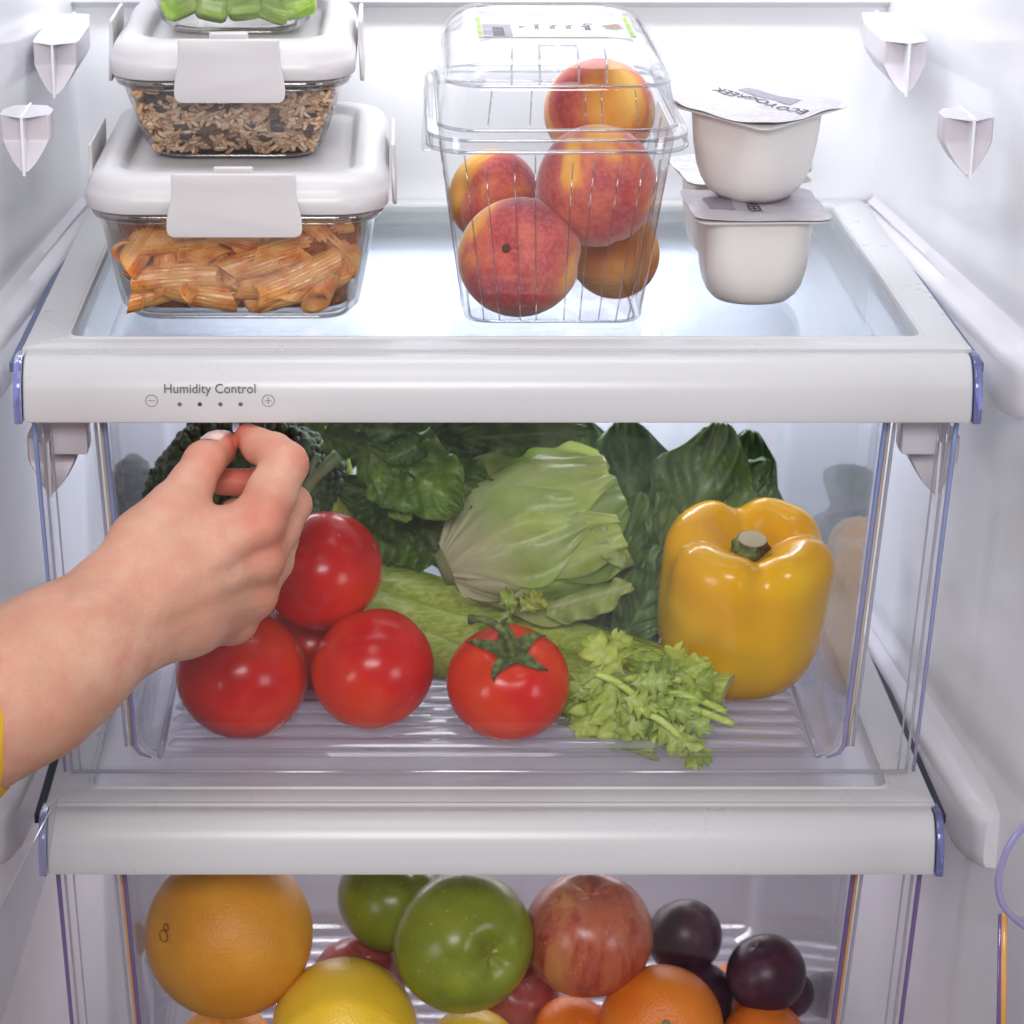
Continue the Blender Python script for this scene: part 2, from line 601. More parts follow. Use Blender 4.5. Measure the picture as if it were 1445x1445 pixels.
sh_top = shelf(0.0, 'upper glass shelf with white frame carrying the food containers and peaches', M['shelf_glass'])
sh_low = shelf(-.308, 'lower glass shelf with white frame beneath the vegetable drawer', M['low_glass'])


# ================================================================ drawers
def drawer(z0, label, edge, edge2):
    r = empty('crisper_drawer', (0, .19, z0 - .30), label, 'drawer')
    # white front bar
    pr = [(.004, -.0035), (-.0085, -.0018), (-.0125, -.0024), (-.0165, -.0052), (-.0205, -.0098), (-.0235, -.0145), (-.0252, -.019), (-.0262, -.025), (-.0268, -.031), (-.027, -.0372),
          (-.0264, -.0394), (-.0245, -.0402), (-.004, -.0402), (.004, -.037)]
    V, Fc = [], []
    xs = [-.2865, -.2857, -.284] + [.284, .2857, .2865]
    ins = [.0016, .0004, 0, 0, .0004, .0016]
    for x, i_ in zip(xs, ins):
        cyy = sum(p[0] for p in pr) / len(pr); cz = sum(p[1] for p in pr) / len(pr)
        for y, z in pr:
            d = Vector((cyy - y, cz - z)); d.normalize()
            V.append((x, y + d.x * i_, z0 + z + d.y * i_))
    m = len(pr)
    for j in range(5):
        for i in range(m):
            i2 = (i + 1) % m
            Fc.append((j * m + i, j * m + i2, (j + 1) * m + i2, (j + 1) * m + i))
    Fc += [tuple(range(m)), tuple(range(5 * m + m - 1, 5 * m - 1, -1))]
    hnd = obj('handle_bar', V, Fc, M['white'], r, angle=32)
    for s in (-1, 1):      # clear blue caps at both ends of the bar
        po = [(y - .0016 if y < -.01 else y, z - (.0006 if z < -.03 else 0)) for y, z in pr]
        V, Fc = prism(po, .0048, .0007, lambda u, v, n, s=s: (s * (.2872 + n), u, z0 + v))
        e = obj('end_cap', V, Fc, M['cap'], hnd, angle=35)
        V, Fc = box(min(s * .2885, s * .2905), max(s * .2885, s * .2905), -.030, -.027, z0 - .030, z0 - .012)
    # clear front panel: 3 mm sheet leaning back towards its foot
    hwT, hwB, yT, yB, zT, zB = .286, .2795, .002, .024, z0 - .012, z0 - .2985
    outl = round_poly([(-hwT, zT), (hwT, zT), (hwB, zB), (-hwB, zB)], [.001, .001, .006, .006], 5)

    def tp(u, v, n): return (u, yT + (yB - yT) * (zT - v) / (zT - zB) + n, v)
    V, Fc = prism(outl, .003, .0006, tp)
    obj('front_panel', V, Fc, M['clear'], r, angle=30)
    # violet outer edge strips
    for s in (-1, 1):
        ps = [tp(s * (hwT + (hwB - hwT) * t), zT + (zB - zT) * t, .0012) for t in [i / 10 for i in range(11)]]
        ww = [.0016 * (1.15 - .45 * t / 10) for t in range(11)]
        obj('edge_strip', *tube(ps[1:], ww[1:], 6), edge, r)
    ps = [tp(x, zB - .0004, .0012) for x in (-hwB + .004, 0, hwB - .004)]
    obj('edge_strip', *tube(ps, .0014, 6), M['bright_edge'], r)
    for s in (-1, 1):      # pale strips beside the coloured edges, painting their white highlights
        for ofs, rad in ((.0042, .0010), (.0098, .0007)):
            ps = [tp(s * (hwT + (hwB - hwT) * t - ofs), zT + (zB - zT) * t, .0036) for t in [i / 10 for i in range(1, 11)]]
            obj('highlight_strip', *tube(ps, rad, 6), M['bright_edge'], r)
    # inner box
    def hwx(z): return .2445 + (.2335 - .2445) * (z0 - z - .012) / .286
    prof = []
    y1 = .362

    def pf(z, t, r_):
        yf = yT + (yB - yT) * (z0 - .012 - z) / .2865 + .0032 + t
        yr = y1 - .02 * (z0 - z) / .3 - t
        return (hwx(z) - t, (yr - yf) / 2, r_, z, 0, (yr + yf) / 2)
    zs = [z0 - .014, z0 - .10, z0 - .20, z0 - .27, z0 - .284, z0 - .2915, z0 - .2955]
    tt = [0, 0, 0, 0, .002, .006, .012]
    o_ = [pf(z, t, .010) for z, t in zip(zs, tt)]
    i_ = [pf(z + (.0025 if k > 3 else 0), t + .0025, .009) for k, (z, t) in enumerate(zip(zs, tt))]
    V, Fc = ringloft(o_ + i_[::-1], (0, 0, 0), 6, closed=True)
    m = 28
    Fc.append(tuple(range(6 * m, 7 * m)))
    Fc.append(tuple(range(7 * m + m - 1, 7 * m - 1, -1)))
    def front(f_):      # the panel closes the box in front: leave the box open there
        ys = [V[i][1] for i in f_]; zz = [V[i][2] for i in f_]
        return max(ys) < .042 and min(zz) < z0 - .02 and max(abs(V[i][0]) for i in f_) < .2362 and max(zz) - min(zz) > .006
    Fc = [f_ for f_ in Fc if not front(f_)]
    obj('clear_box', V, Fc, M['clear_box'], r, angle=45)
    # coloured plastic edges where the box meets the panel
    for s in (-1, 1):
        ps, p2 = [], []
        for t in [i / 10 for i in range(11)]:
            z = z0 - .013 - .268 * t
            y = yT + (yB - yT) * (z0 - .012 - z) / .2865 + .0042
            ps.append((s * (hwx(z) - .0012), y, z)); p2.append((s * (hwx(z) + .0012), y, z))
        e = ps[-1]
        ps += [(e[0] - s * .003, e[1] + .001, e[2] - .006), (e[0] - s * .010, e[1] + .003, e[2] - .010)]
        obj('edge_strip', *tube(ps, [.0017] * 11 + [.0013, .0007], 6), edge, r)
        obj('edge_strip', *tube(p2, .0010, 6), edge2, r)
        obj('highlight_strip', *tube([(x + s * .0034, y, z) for x, y, z in p2], .0012, 6), M['bright_edge'], r)
    # raised transverse ribs of the floor
    zf = z0 - .2925
    rib = None
    for k in range(15):
        y = .052 + k * .0195
        hw = hwx(zf) - .020
        V, Fc = [], []
        sec = [(-.006, 0), (-.0046, .0022), (-.0025, .0036), (0, .0040), (.0025, .0036), (.0046, .0022), (.006, 0)]
        xs = [-hw, -hw + .003, -hw + .007, hw - .007, hw - .003, hw]
        hs = [.05, .75, 1, 1, .75, .05]
        for x, h in zip(xs, hs):
            V += [(x, a * (.5 + .5 * h), b * h) for a, b in sec]
        for j in range(5):
            for i in range(6): Fc.append((j * 7 + i, j * 7 + i + 1, (j + 1) * 7 + i + 1, (j + 1) * 7 + i))
        if rib is None:
            rib = obj('floor_rib', V, Fc, M['rib'], r, local=True, angle=60)
        else:
            c = rib.copy(); COL.objects.link(c); c.parent = r; rib_ = c
        (rib if k == 0 else rib_).location = (0, y - .19, zf + .0006 - (z0 - .30))
    for s in (-1, 1):
        ps = [(s * (hwx(zf) - .016), y, zf + .0005) for y in (.035, .12, .2, .28, .325)]
        obj('floor_rib', *tube(ps, .0022, 6), M['rib'], r)
    return r, hnd


dr_top, bar_top = drawer(0.0, 'clear vegetable drawer whose white bar reads Humidity Control', M['edge'], M['edge_tan'])
dr_low, bar_low = drawer(-.308, 'clear fruit drawer with plain white bar beneath the vegetable drawer', M['edge_low'], M['edge_orange'])


# printing on the humidity bar (its lower face is nearly upright)
def bar_M(px, py):
    p = P(px, py, -.0265)
    yy = -.0262 - (.0008) * min(1, max(0, (-.025 - p.z) / .012)) - .00012
    p = P(px, py, yy)
    return Matrix.Translation(p) @ Matrix.Rotation(R(87), 4, 'X')


t = text('Humidity Control', .0083, bar_M(296, 549), M['ink_light'], bar_top, sx=.93)
for px in (253.5, 282, 311, 339.5):
    Mx = bar_M(px, 570.5)
    V = [Mx @ Vector((.0013 * math.cos(a * R(20)), .0013 * math.sin(a * R(20)), h)) for h in (0, .0002) for a in range(18)]
    Fc = [tuple(range(18, 36))] + [(a, (a + 1) % 18, 18 + (a + 1) % 18, 18 + a) for a in range(18)]
    obj('dot', V, Fc, M['ink'] if px == 282 else M['ink_light'], bar_top, smooth=False)
for px, plus in ((214, False), (378.5, True)):
    Mx = bar_M(px, 565.5)
    mb = MB()
    n = 28
    V = [Mx @ Vector((r_ * math.cos(2 * math.pi * a / n), r_ * math.sin(2 * math.pi * a / n), .0002)) for r_ in (.0038, .00345) for a in range(n)]
    mb.add(V, [(a, (a + 1) % n, n + (a + 1) % n, n + a) for a in range(n)])
    for dx, dy in ((.0022, .00017), (.00017, .0022))[:2 if plus else 1]:
        mb.add([Mx @ Vector((sx * dx, sy * dy, .00021 + (.00002 if dy > dx else 0))) for sx, sy in ((-1, -1), (1, -1), (1, 1), (-1, 1))], [(0, 1, 2, 3)])
    obj('plus_sign' if plus else 'minus_sign', mb.V, mb.F, M['ink_light'], bar_top, smooth=False)
# slider lever poking out below the bar
p = P(333, 603, -.016)
V, Fc = prism(round_poly([(-.0022, .009), (.0022, .009), (.0020, -.0028), (-.0020, -.0028)], .0008, 3), .004, .0005, lambda u, v, n: (p.x + u, p.y - .002 + n, p.z + v))
M['lever'] = pbr('clear slider plastic', (.85, .85, .95), .1, trans=.6)
obj('slider_lever', V, Fc, M['lever'], bar_top, angle=40)

# ================================================================ door bins at both sides
db = empty('door_bin', P(1470, 1250, -.16), 'clear plastic door bin with rounded violet rim at the right', 'door bin')
pts = [P(x, y, -.16) for x, y in ((1530, 1130), (1490, 1140), (1450, 1162), (1423, 1196), (1409, 1238), (1413, 1272), (1430, 1294), (1455, 1312), (1490, 1322), (1530, 1326))]
obj('rim', *tube(curve(pts, 5), .0021, 8), M['edge'], db)
V, Fc = prism([(p_.x, p_.z) for p_ in curve(pts, 4)], .002, 0, lambda u, v, n: (u, -.159 + n, v))
obj('bin_wall', V, Fc, M['clear'], db, smooth=False)
a, b = P(1411, 1290, -.13), P(1407, 1560, -.13)
obj('edge_strip', *tube([a, b], .0013, 6), M['edge_low'], db)
a, b = P(1417, 1290, -.13), P(1415, 1560, -.13)
obj('edge_strip', *tube([a, b], .0020, 6), M['edge_orange'], db)
V, Fc = box(P(1420, 1300, -.128).x, P(1560, 1300, -.128).x, -.13, -.127, P(1420, 1560, -.128).z, P(1420, 1290, -.128).z)
obj('side_panel', V, Fc, M['clear_box'], db, smooth=False)
db = empty('door_bin', P(10, 1380, -.10), 'clear slanted door bin edge at the lower left wall', 'door bin')
q = [P(x, y, -.10) for x, y in ((82, 1120), (-60, 1400), (-60, 1640), (3, 1440), (66, 1235))]
V, Fc = prism([(p_.x, p_.z) for p_ in q], .003, .0005, lambda u, v, n: (u, -.10 + n, v))
M['bin_haze'] = clear('hazy clear bin plastic', (.93, .93, .96), f0=.08, k=.9, rough=.06, haze=.12, haze_col=(.8, .8, .86))
obj('bin_wall', V, Fc, M['bin_haze'], db, smooth=False)
obj('edge_strip', *tube([q[0] + Vector((0, -.001, 0)), q[1] + Vector((0, -.001, 0))], .0005, 6), M['bright_edge'], db)
# ================================================================ food containers on the glass shelf
def container(c, hwb, hdb, hwt, hdt, h, lid_h, label, clip_w, group=None):
    """glass dish (taper) with white clip lid; c = centre of the base"""
    r = empty('food_container', c, label, 'food container', group)
    wl = .0028
    o_ = [(hwb - .014, hdb - .014, .014, 0), (hwb - .006, hdb - .006, .020, .0022), (hwb, hdb, .024, .009)]
    for k in range(1, 5):
        t = k / 4
        o_.append((hwb + (hwt - .004 - hwb) * t, hdb + (hdt - .004 - hdb) * t, .024 + .004 * t, .009 + (h - .016) * t))
    o_ += [(hwt - .0005, hdt - .0005, .030, h - .0055), (hwt, hdt, .030, h - .0035), (hwt, hdt, .030, h - .0015), (hwt - .001, hdt - .001, .029, h)]
    i_ = [(hwt - .006, hdt - .006, .026, h)]
    for k in range(4, 0, -1):
        t = k / 4
        i_.append((hwb + (hwt - .004 - hwb) * t - wl, hdb + (hdt - .004 - hdb) * t - wl, .022 + .004 * t, .009 + (h - .016) * t))
    i_ += [(hwb - wl, hdb - wl, .022, .011), (hwb - .009, hdb - .009, .018, .0042), (hwb - .018, hdb - .018, .012, .0034)]
    V, Fc = ringloft(o_ + i_, c, 7, cap0=True, cap1=True)
    dish = obj('glass_dish', V, Fc, M['dish_glass'], r, angle=60)
    for hw_, hd_, rr_, z_, rad in ((hwt - .001, hdt - .001, .029, h - .0022, .0019), (hwt - .0045, hdt - .0045, .028, h - .0068, .0008), (hwb - .008, hdb - .008, .019, .0022, .0013)):
        pts = [(c[0] + x, c[1] + y, c[2] + z_) for x, y in rrect(hw_, hd_, rr_, 7)]
        pts.append(pts[0])
        bd = obj('bead', *tube(pts, rad, 7, cap=False), M['glass_bead'], None)
        bd.parent = dish
        for v in bd.data.vertices: v.co -= world_loc(dish)
    # grey seal under the lid
    V, Fc = ringloft([(hwt - .012, hdt - .012, .022, h - .003), (hwt - .006, hdt - .006, .026, h - .003), (hwt - .006, hdt - .006, .026, h + .002), (hwt - .012, hdt - .012, .022, h + .002)], c, 7, closed=True)
    obj('gasket', V, Fc, M['gasket'], r, angle=40)
    L0 = h + .0005; H = lid_h
    a, b = hwt + .0035, hdt + .0035
    pf = [(a - .006, b - .006, .027, L0), (a - .0008, b - .0008, .032, L0), (a, b, .033, L0 + .0008), (a, b, .033, L0 + H * .42), (a - .0006, b - .0006, .0325, L0 + H * .45),
          (a - .0016, b - .0016, .032, L0 + H * .62), (a - .0036, b - .0036, .031, L0 + H * .80), (a - .0072, b - .0072, .029, L0 + H * .93), (a - .0115, b - .0115, .026, L0 + H * .99), (a - .0150, b - .0150, .024, L0 + H),
          (a - .0190, b - .0190, .021, L0 + H - .0002), (a - .0215, b - .0215, .019, L0 + H - .0015), (a - .0235, b - .0235, .018, L0 + H - .0055), (a - .0255, b - .0255, .017, L0 + H - .0066), (a - .03, b - .03, .014, L0 + H - .0068)]
    V, Fc = ringloft(pf, c, 8, cap1=True, cap0=True)
    lid = obj('lid', V, Fc, M['lid'], r, angle=50)

    def clip(w, to):
        out = [(-w * .455, .022), (w * .455, .022), (w * .452, .008), (w * .5, -.006), (w * .5, -.0175), (-w * .5, -.0175), (-w * .5, -.006), (-w * .452, .008)]
        out = round_poly(out, [.002, .002, .006, .012, .0125, .0125, .012, .006], 7)
        V, Fc = prism(out, .0026, .0009, to)
        return obj('clip', V, Fc, M['lid'], lid, angle=40)
    zc = c[2] + L0 + H * .20

    def flare(v): return .0012 + max(0, .010 - v) * .05
    for s in (-1, 1):
        clip(clip_w, lambda u, v, n, s=s: (c[0] + u, c[1] + s * (b + flare(v) + n), zc + v))
        clip(clip_w * 1.1, lambda u, v, n, s=s: (c[0] + s * (a + flare(v) + n), c[1] + u, zc + v))
    V, Fc = prism(round_poly([(-.012, -.002), (.012, -.002), (.012, .0022), (-.012, .0022)], .001, 2), .004, .0008, lambda u, v, n: (c[0] + u, c[1] - b + .0015 - n, zc + .0235 + v))
    obj('hinge_tab', V, Fc, M['lid'], lid, angle=40)
    return r


def inner(c, hwb, hdb, hwt, hdt, h, z, gap=.0034):
    t = max(0, (z - .009) / (h - .016))
    return hwb + (hwt - .004 - hwb) * t - gap, hdb + (hdt - .004 - hdb) * t - gap


zg = .0002
# pasta container at the bottom of the stack
pc = dict(hwb=.0755, hdb=.105, hwt=.0905, hdt=.120, h=.0735)
pC = (P(338, 455, .05).x - .0005, .051 + .105, zg)
container(pC, lid_h=.0235, label='large glass container of penne pasta under a white clip lid, bottom of its stack', clip_w=.083, **pc)
# rice container
rc = dict(hwb=.0575, hdb=.082, hwt=.074, hdt=.098, h=.0545)
rC = (P(330, 215, .11).x, .106 + .082, zg + .0735 + .0005 + .0235 - .0066)
container(rC, lid_h=.0235, label='medium glass container of rice and beans stacked on the pasta container', clip_w=.069, **rc)
kc = dict(hwb=.048, hdb=.07, hwt=.062, hdt=.084, h=.05)
kC = (P(330, 25, .15).x, .145 + .07, rC[2] + .0545 + .0005 + .0235 - .0066)
container(kC, lid_h=.022, label='glass container of green celery pieces topmost on the stack, cut off by the frame', clip_w=.06, **kc)

# ---- pasta
m = M['penne'] = pbr('penne in tomato sauce', (.60, .27, .09), .28, coat=.08, sss=.15, sss_r=(1, .5, .2), sss_scale=.004)
nt = m.node_tree
f1 = noise_fac(nt, 70, 4, .6); f2 = noise_fac(nt, 420, 2, .6)
base = ramp(nt, f1, [(.28, (.54, .09, .012)), (.40, (.66, .20, .035)), (.52, (.76, .36, .10)), (.8, (.80, .46, .16))])
colour(m, mixc(nt, ramp(nt, f2, [(.66, (0, 0, 0)), (.72, (1, 1, 1))]), base, (.20, .07, .02)))
m = M['sauce'] = pbr('tomato sauce', (.42, .10, .025), .3, sss=.1, sss_r=(1, .3, .1), sss_scale=.003)
nt = m.node_tree
colour(m, ramp(nt, noise_fac(nt, 160, 5, .7), [(.3, (.10, .022, .01)), (.5, (.30, .07, .02)), (.68, (.48, .16, .05))]))
bump(m, noise_fac(nt, 260, 4, .6), .8, .003)


def penne_mesh(L, r, cut):
    n, V, Fc = 54, [], []
    rings = []
    for side, rr in ((0, r), (1, r * .72)):
        for k in range(5):
            t = k / 4 if side == 0 else 1 - k / 4
            ring = []
            for i in range(n):
                a = 2 * math.pi * i / n
                q = rr * (1 + (-.075 if i % 3 == 0 else .02) * (1 - side))
                if k in (0, 4): q = rr * (.985 if side == 0 else 1.03)
                x = (t - .5) * L + cut * math.cos(a) * q
                ring.append((x, q * math.cos(a), q * math.sin(a) * .96 + .0012 * math.sin(3 * t)))
            rings.append(ring)
    for ring in rings: V += ring
    k = len(rings)
    for j in range(k):
        for i in range(n):
            Fc.append((j * n + i, j * n + (i + 1) % n, ((j + 1) % k) * n + (i + 1) % n, ((j + 1) % k) * n + i))
    return V, Fc


pen_me = []
for L, r_, cut in ((.053, .0092, .9), (.049, .0088, -.8), (.056, .0090, .75)):
    o = obj('penne', *penne_mesh(L, r_, cut), M['penne'], None, local=True, angle=45)
    pen_me.append(o.data); bpy.data.objects.remove(o)


def place_penne(p, ax, roll, k, label):
    o = bpy.data.objects.new('penne', pen_me[k % 3]); COL.objects.link(o)
    ax = Vector(ax).normalized()
    q = Vector((1, 0, 0)).rotation_difference(ax)
    o.rotation_mode = 'QUATERNION'
    o.rotation_quaternion = q @ Euler((roll, 0, 0)).to_quaternion()
    o.location = p
    return tag(o, label, 'pasta', 'penne in the pasta container')


generic = 'ridged penne tube coated in tomato sauce inside the glass pasta container'
spec = [  # px, py, image angle, depth tilt, depth behind the glass (m)
    (262, 398, 2, .12, .0135), (372, 374, 16, .1, .016), (412, 400, 24, .1, .0115), (262, 433, -13, .05, .0115), (415, 437, 21, .1, .0112),
    (206, 428, 10, 1.9, .020), (472, 372, 20, 1.7, .022), (288, 368, -10, 1.0, .024), (236, 364, 85, .1, .018), (200, 388, 30, 1.8, .024),
    (190, 362, 0, 2.2, .024), (322, 416, -52, .15, .020), (348, 418, 62, .2, .022), (262, 343, 3, .2, .018), (352, 343, -20, .3, .019),
    (425, 348, 12, .3, .024), (450, 430, 40, .5, .02), (470, 405, 70, .5, .022), (310, 450, 5, .1, .018), (380, 452, -8, .2, .016), (233, 450, 12, .3, .018), (450, 452, 15, .3, .018), (208, 335, 60, .5, .022), (480, 342, -50, .4, .024), (310, 392, 30, .6, .026), (405, 365, -30, .6, .028)]
for k, (px, py, ang, tilt, dep) in enumerate(spec):
    z = min(.062, max(P(px, py, .05).z, .0145))
    hx, hy = inner(pC, z=z, **pc)
    yf = pC[1] - hy
    p = P(px, py, yf + dep - .0022)
    p.z = max(z, .0055 + .0095 + .024 * abs(math.sin(R(ang))) / math.sqrt(1 + tilt * tilt))
    reach = .0115 + .022 * abs(math.cos(R(ang))) / math.sqrt(1 + tilt * tilt)
    p.x = min(max(p.x, pC[0] - hx + reach), pC[0] + hx - reach)
    if tilt > .9: p.y = yf + .033
    ax = (math.cos(R(ang)), tilt, math.sin(R(ang)))
    lab = {0: 'penne lying level at mid height on the left, pressed against the glass', 2: 'penne slanting up to the right in the middle right of the pasta', 3: 'penne tilting down at the bottom left of the pasta',
           16: 'penne with its round open end facing out at the lower right', 13: 'penne lying level just under the lid clip\'s left half', 4: 'short looking penne at the bottom right slanting upward'}.get(k, generic)
    place_penne(p, ax, k * 1.3, k, lab)
for row, z in enumerate((.0175, .032, .046, .060)):
    hx, hy = inner(pC, z=z, **pc)
    for q in range(4):
        p = Vector((pC[0] + (q - 1.5 + .22 * (row % 2 * 2 - 1)) / 1.72 * (hx - .042), pC[1] - hy + rnd.uniform(.021, .028), max(z, .020)))
        place_penne(p, (1, rnd.uniform(-.5, .5), rnd.uniform(-.35, .35)), rnd.random() * 6, q + row, generic)
# pasta further back, seen at the sides and between
for k in range(8):
    z = .020 + .045 * rnd.random()
    hx, hy = inner(pC, z=z, **pc)
    p = Vector((pC[0] + (rnd.random() * 2 - 1) * (hx - .042), pC[1] - hy + .055 + rnd.random() * .12, z))
    place_penne(p, (rnd.uniform(-1, 1), rnd.uniform(-1, 1), rnd.uniform(-.3, .3)), rnd.random() * 6, k, generic)
# sauce mass between the tubes
def blob_fill(c, d, ztop, inset, amp, seed):
    prof = []
    for z in (.0055, .012, .02, .03, .04, .05, .06, ztop):
        if z > ztop: break
        hx, hy = inner(c, z=z, **d)
        prof.append((hx - (inset if isinstance(inset, float) else inset[0]), hy - (inset if isinstance(inset, float) else inset[1]), .02, z))
    prof.append((prof[-1][0] * .6, prof[-1][1] * .6, .01, ztop + .002))
    V, Fc = ringloft(prof, c, 14, cap0=True, cap1=True)
    out = []
    for x, y, z in V:
        q = noise.noise(Vector((x * 90 + seed, y * 90, z * 90))) * amp
        out.append((c[0] + (x - c[0]) * (1 + q / .08), c[1] + (y - c[1]) * (1 + q / .1), z + q * .4))
    return out, Fc


V, Fc = blob_fill(pC, pc, .062, (.0045, .0145), .0030, 1)
tag(obj('tomato_sauce', V, Fc, M['sauce'], None), 'chunky red tomato sauce between the penne tubes', 'sauce', kind='stuff')

# ---- rice with dark beans
m = M['rice'] = pbr('stained rice', (.5, .36, .26), .4, sss=.2, sss_r=(1, .7, .5), sss_scale=.003)
nt = m.node_tree
colour(m, mixc(nt, ramp(nt, noise_fac(nt, 500, 2), [(.62, (0, 0, 0)), (.75, (1, 1, 1))]), ramp(nt, attr(nt, 'tone'), [(0, (.28, .15, .085)), (.5, (.50, .31, .19)), (1, (.68, .50, .35))]), (.12, .08, .05)))
m = M['rice_bed'] = pbr('dark rice bed', (.11, .055, .04), .5)
nt = m.node_tree
colour(m, ramp(nt, noise_fac(nt, 230, 4, .7), [(.35, (.03, .012, .012)), (.55, (.14, .075, .05)), (.7, (.27, .17, .11))]))
bump(m, noise_fac(nt, 350, 3), 1.0, .003)
V, Fc = blob_fill(rC, rc, .044, .0055, .002, 5)
tag(obj('rice_bed', V, Fc, M['rice_bed'], None), 'dark bean and rice mass filling the medium container', 'rice', kind='stuff')
gV, gF, gT = [], [], []
ns, nr = 6, 6
for k in range(1500):
    face = rnd.random()
    z = .006 + .0405 * rnd.random() ** .9
    hx, hy = inner(rC, z=z, **rc)
    L, r_ = rnd.uniform(.0028, .0038), rnd.uniform(.0014, .00175)
    ins = r_ + .0003 + rnd.random() * .004
    if face < .62: p = Vector((rC[0] + (rnd.random() * 2 - 1) * (hx - .004), rC[1] - hy + ins, rC[2] + z)); nrm = Vector((0, 1, 0))
    elif face < .82: s = 1 if rnd.random() < .5 else -1; p = Vector((rC[0] + s * (hx - ins), rC[1] - hy + rnd.random() * .10, rC[2] + z)); nrm = Vector((1, 0, 0))
    else: p = Vector((rC[0] + (rnd.random() * 2 - 1) * (hx - .004), rC[1] - hy + .006 + rnd.random() * .10, rC[2] + .045 + rnd.random() * .003)); nrm = Vector((0, 0, 1))
    # leave patches to the dark beans
    if noise.noise(Vector((p.x * 75, p.y * 75 + 3, p.z * 95))) > .22: continue
    d = Vector((rnd.gauss(0, 1), rnd.gauss(0, .35), rnd.gauss(0, .6))).normalized()
    d = (d - nrm * d.dot(nrm) * .8).normalized()
    a = d.orthogonal().normalized(); b = d.cross(a)
    b0 = len(gV)
    tone = min(1, max(0, rnd.gauss(.5, .28)))
    bend = rnd.uniform(-.0005, .0005)
    for j in range(ns):
        t = (-1, -.88, -.45, .45, .88, 1)[j]
        rr = r_ * (.3, .74, 1, 1, .74, .3)[j]
        for i in range(nr):
            q = 2 * math.pi * i / nr
            gV.append(p + d * t * L + (a * math.cos(q) + b * math.sin(q) * .85) * rr + a * bend * (1 - t * t))
            gT.append(tone)
    for j in range(ns - 1):
        for i in range(nr):
            gF.append((b0 + j * nr + i, b0 + j * nr + (i + 1) % nr, b0 + (j + 1) * nr + (i + 1) % nr, b0 + (j + 1) * nr + i))
    gF.append(tuple(b0 + i for i in range(nr - 1, -1, -1))); gF.append(tuple(b0 + (ns - 1) * nr + i for i in range(nr)))
tag(obj('rice', gV, gF, M['rice'], None, attrs={'tone': gT}), 'brown stained long grain rice pressed against the medium glass container', 'rice', kind='stuff')
M['bean'] = pbr('black bean', (.035, .018, .02), .3)
for k, (px, py) in enumerate(((258, 176), (352, 176), (392, 178), (372, 190), (262, 190), (415, 120), (330, 125), (248, 128), (438, 160), (300, 150), (228, 150))):
    z = P(px, py, .1).z - rC[2]
    hx, hy = inner(rC, z=max(.01, z), **rc)
    p = P(px, py, rC[1] - hy + .0055)
    ang = rnd.uniform(-.5, .5)
    def bf(u, v, p=p, ang=ang):
        th, ph = math.pi * u, 2 * math.pi * v
        x, y, zz = .0075 * math.cos(th), .0042 * math.sin(th) * math.cos(ph), .0045 * math.sin(th) * math.sin(ph) + .001 * math.cos(th) ** 2
        return (p.x + x * math.cos(ang) - zz * math.sin(ang), p.y + y, p.z + x * math.sin(ang) + zz * math.cos(ang))
    tag(obj('black_bean', *grid(bf, 10, 12, wv=True), M['bean'], None), 'dark cooked bean among the rice in the medium glass container', 'bean', 'beans in the rice')

# ---- celery pieces in the topmost container
m = M['celery_cut'] = pbr('cut celery', (.34, .52, .10), .3, sss=.1, sss_r=(.6, 1, .3), sss_scale=.004)
nt = m.node_tree
colour(m, ramp(nt, noise_fac(nt, 60, 3, .6, (1, 6, 1)), [(.35, (.20, .38, .04)), (.6, (.42, .60, .13)), (.75, (.62, .72, .30))]))
for k, (px, py, L, ang, lab) in enumerate(((255, 6, .026, 24, 'leftmost green celery piece in the topmost container'), (300, 9, .024, -12, 'second green celery piece from the left in the topmost container'),
                                          (345, 7, .026, 8, 'middle pale green celery piece in the topmost container'), (388, 10, .024, -20, 'second green celery piece from the right in the topmost container'), (420, 4, .026, 15, 'rightmost green celery piece in the topmost container'))):
    p = P(px, py, kC[1] - .058)
    def cf(u, v, p=p, L=L, ang=ang, k=k):
        a = 2 * math.pi * v
        q = .009 * (1 + .12 * math.cos(5 * a + k)) * (min(1, 8 * min(u, 1 - u)) ** .5 * .98 + .02)
        x = (u - .5) * L
        y, z = q * math.cos(a) * 1.2, q * math.sin(a) + 6 * x * x
        ca, sa = math.cos(R(ang)), math.sin(R(ang))
        return (p.x + x * ca - z * sa, p.y + y, max(p.z + x * sa + z * ca, kC[2] + .0046))
    tag(obj('celery_piece', *grid(cf, 12, 20, wv=True), M['celery_cut'], None), lab, 'celery')

# ================================================================ peach clamshell
cs = empty('clamshell_box', (P(780, 462, .1).x, .13, 0), 'clear plastic clamshell box of peaches with hinged ridged lid', 'plastic box')
hx0, hx1 = P(655, 460, .045).x, P(908, 460, .045).x
cxx = (hx0 + hx1) / 2
hb = (hx1 - hx0) / 2
TH = .1235


def cprof(lst): return [(hb * a + o_, d, r_, z, 0, yy) for a, o_, d, r_, z, yy in lst]


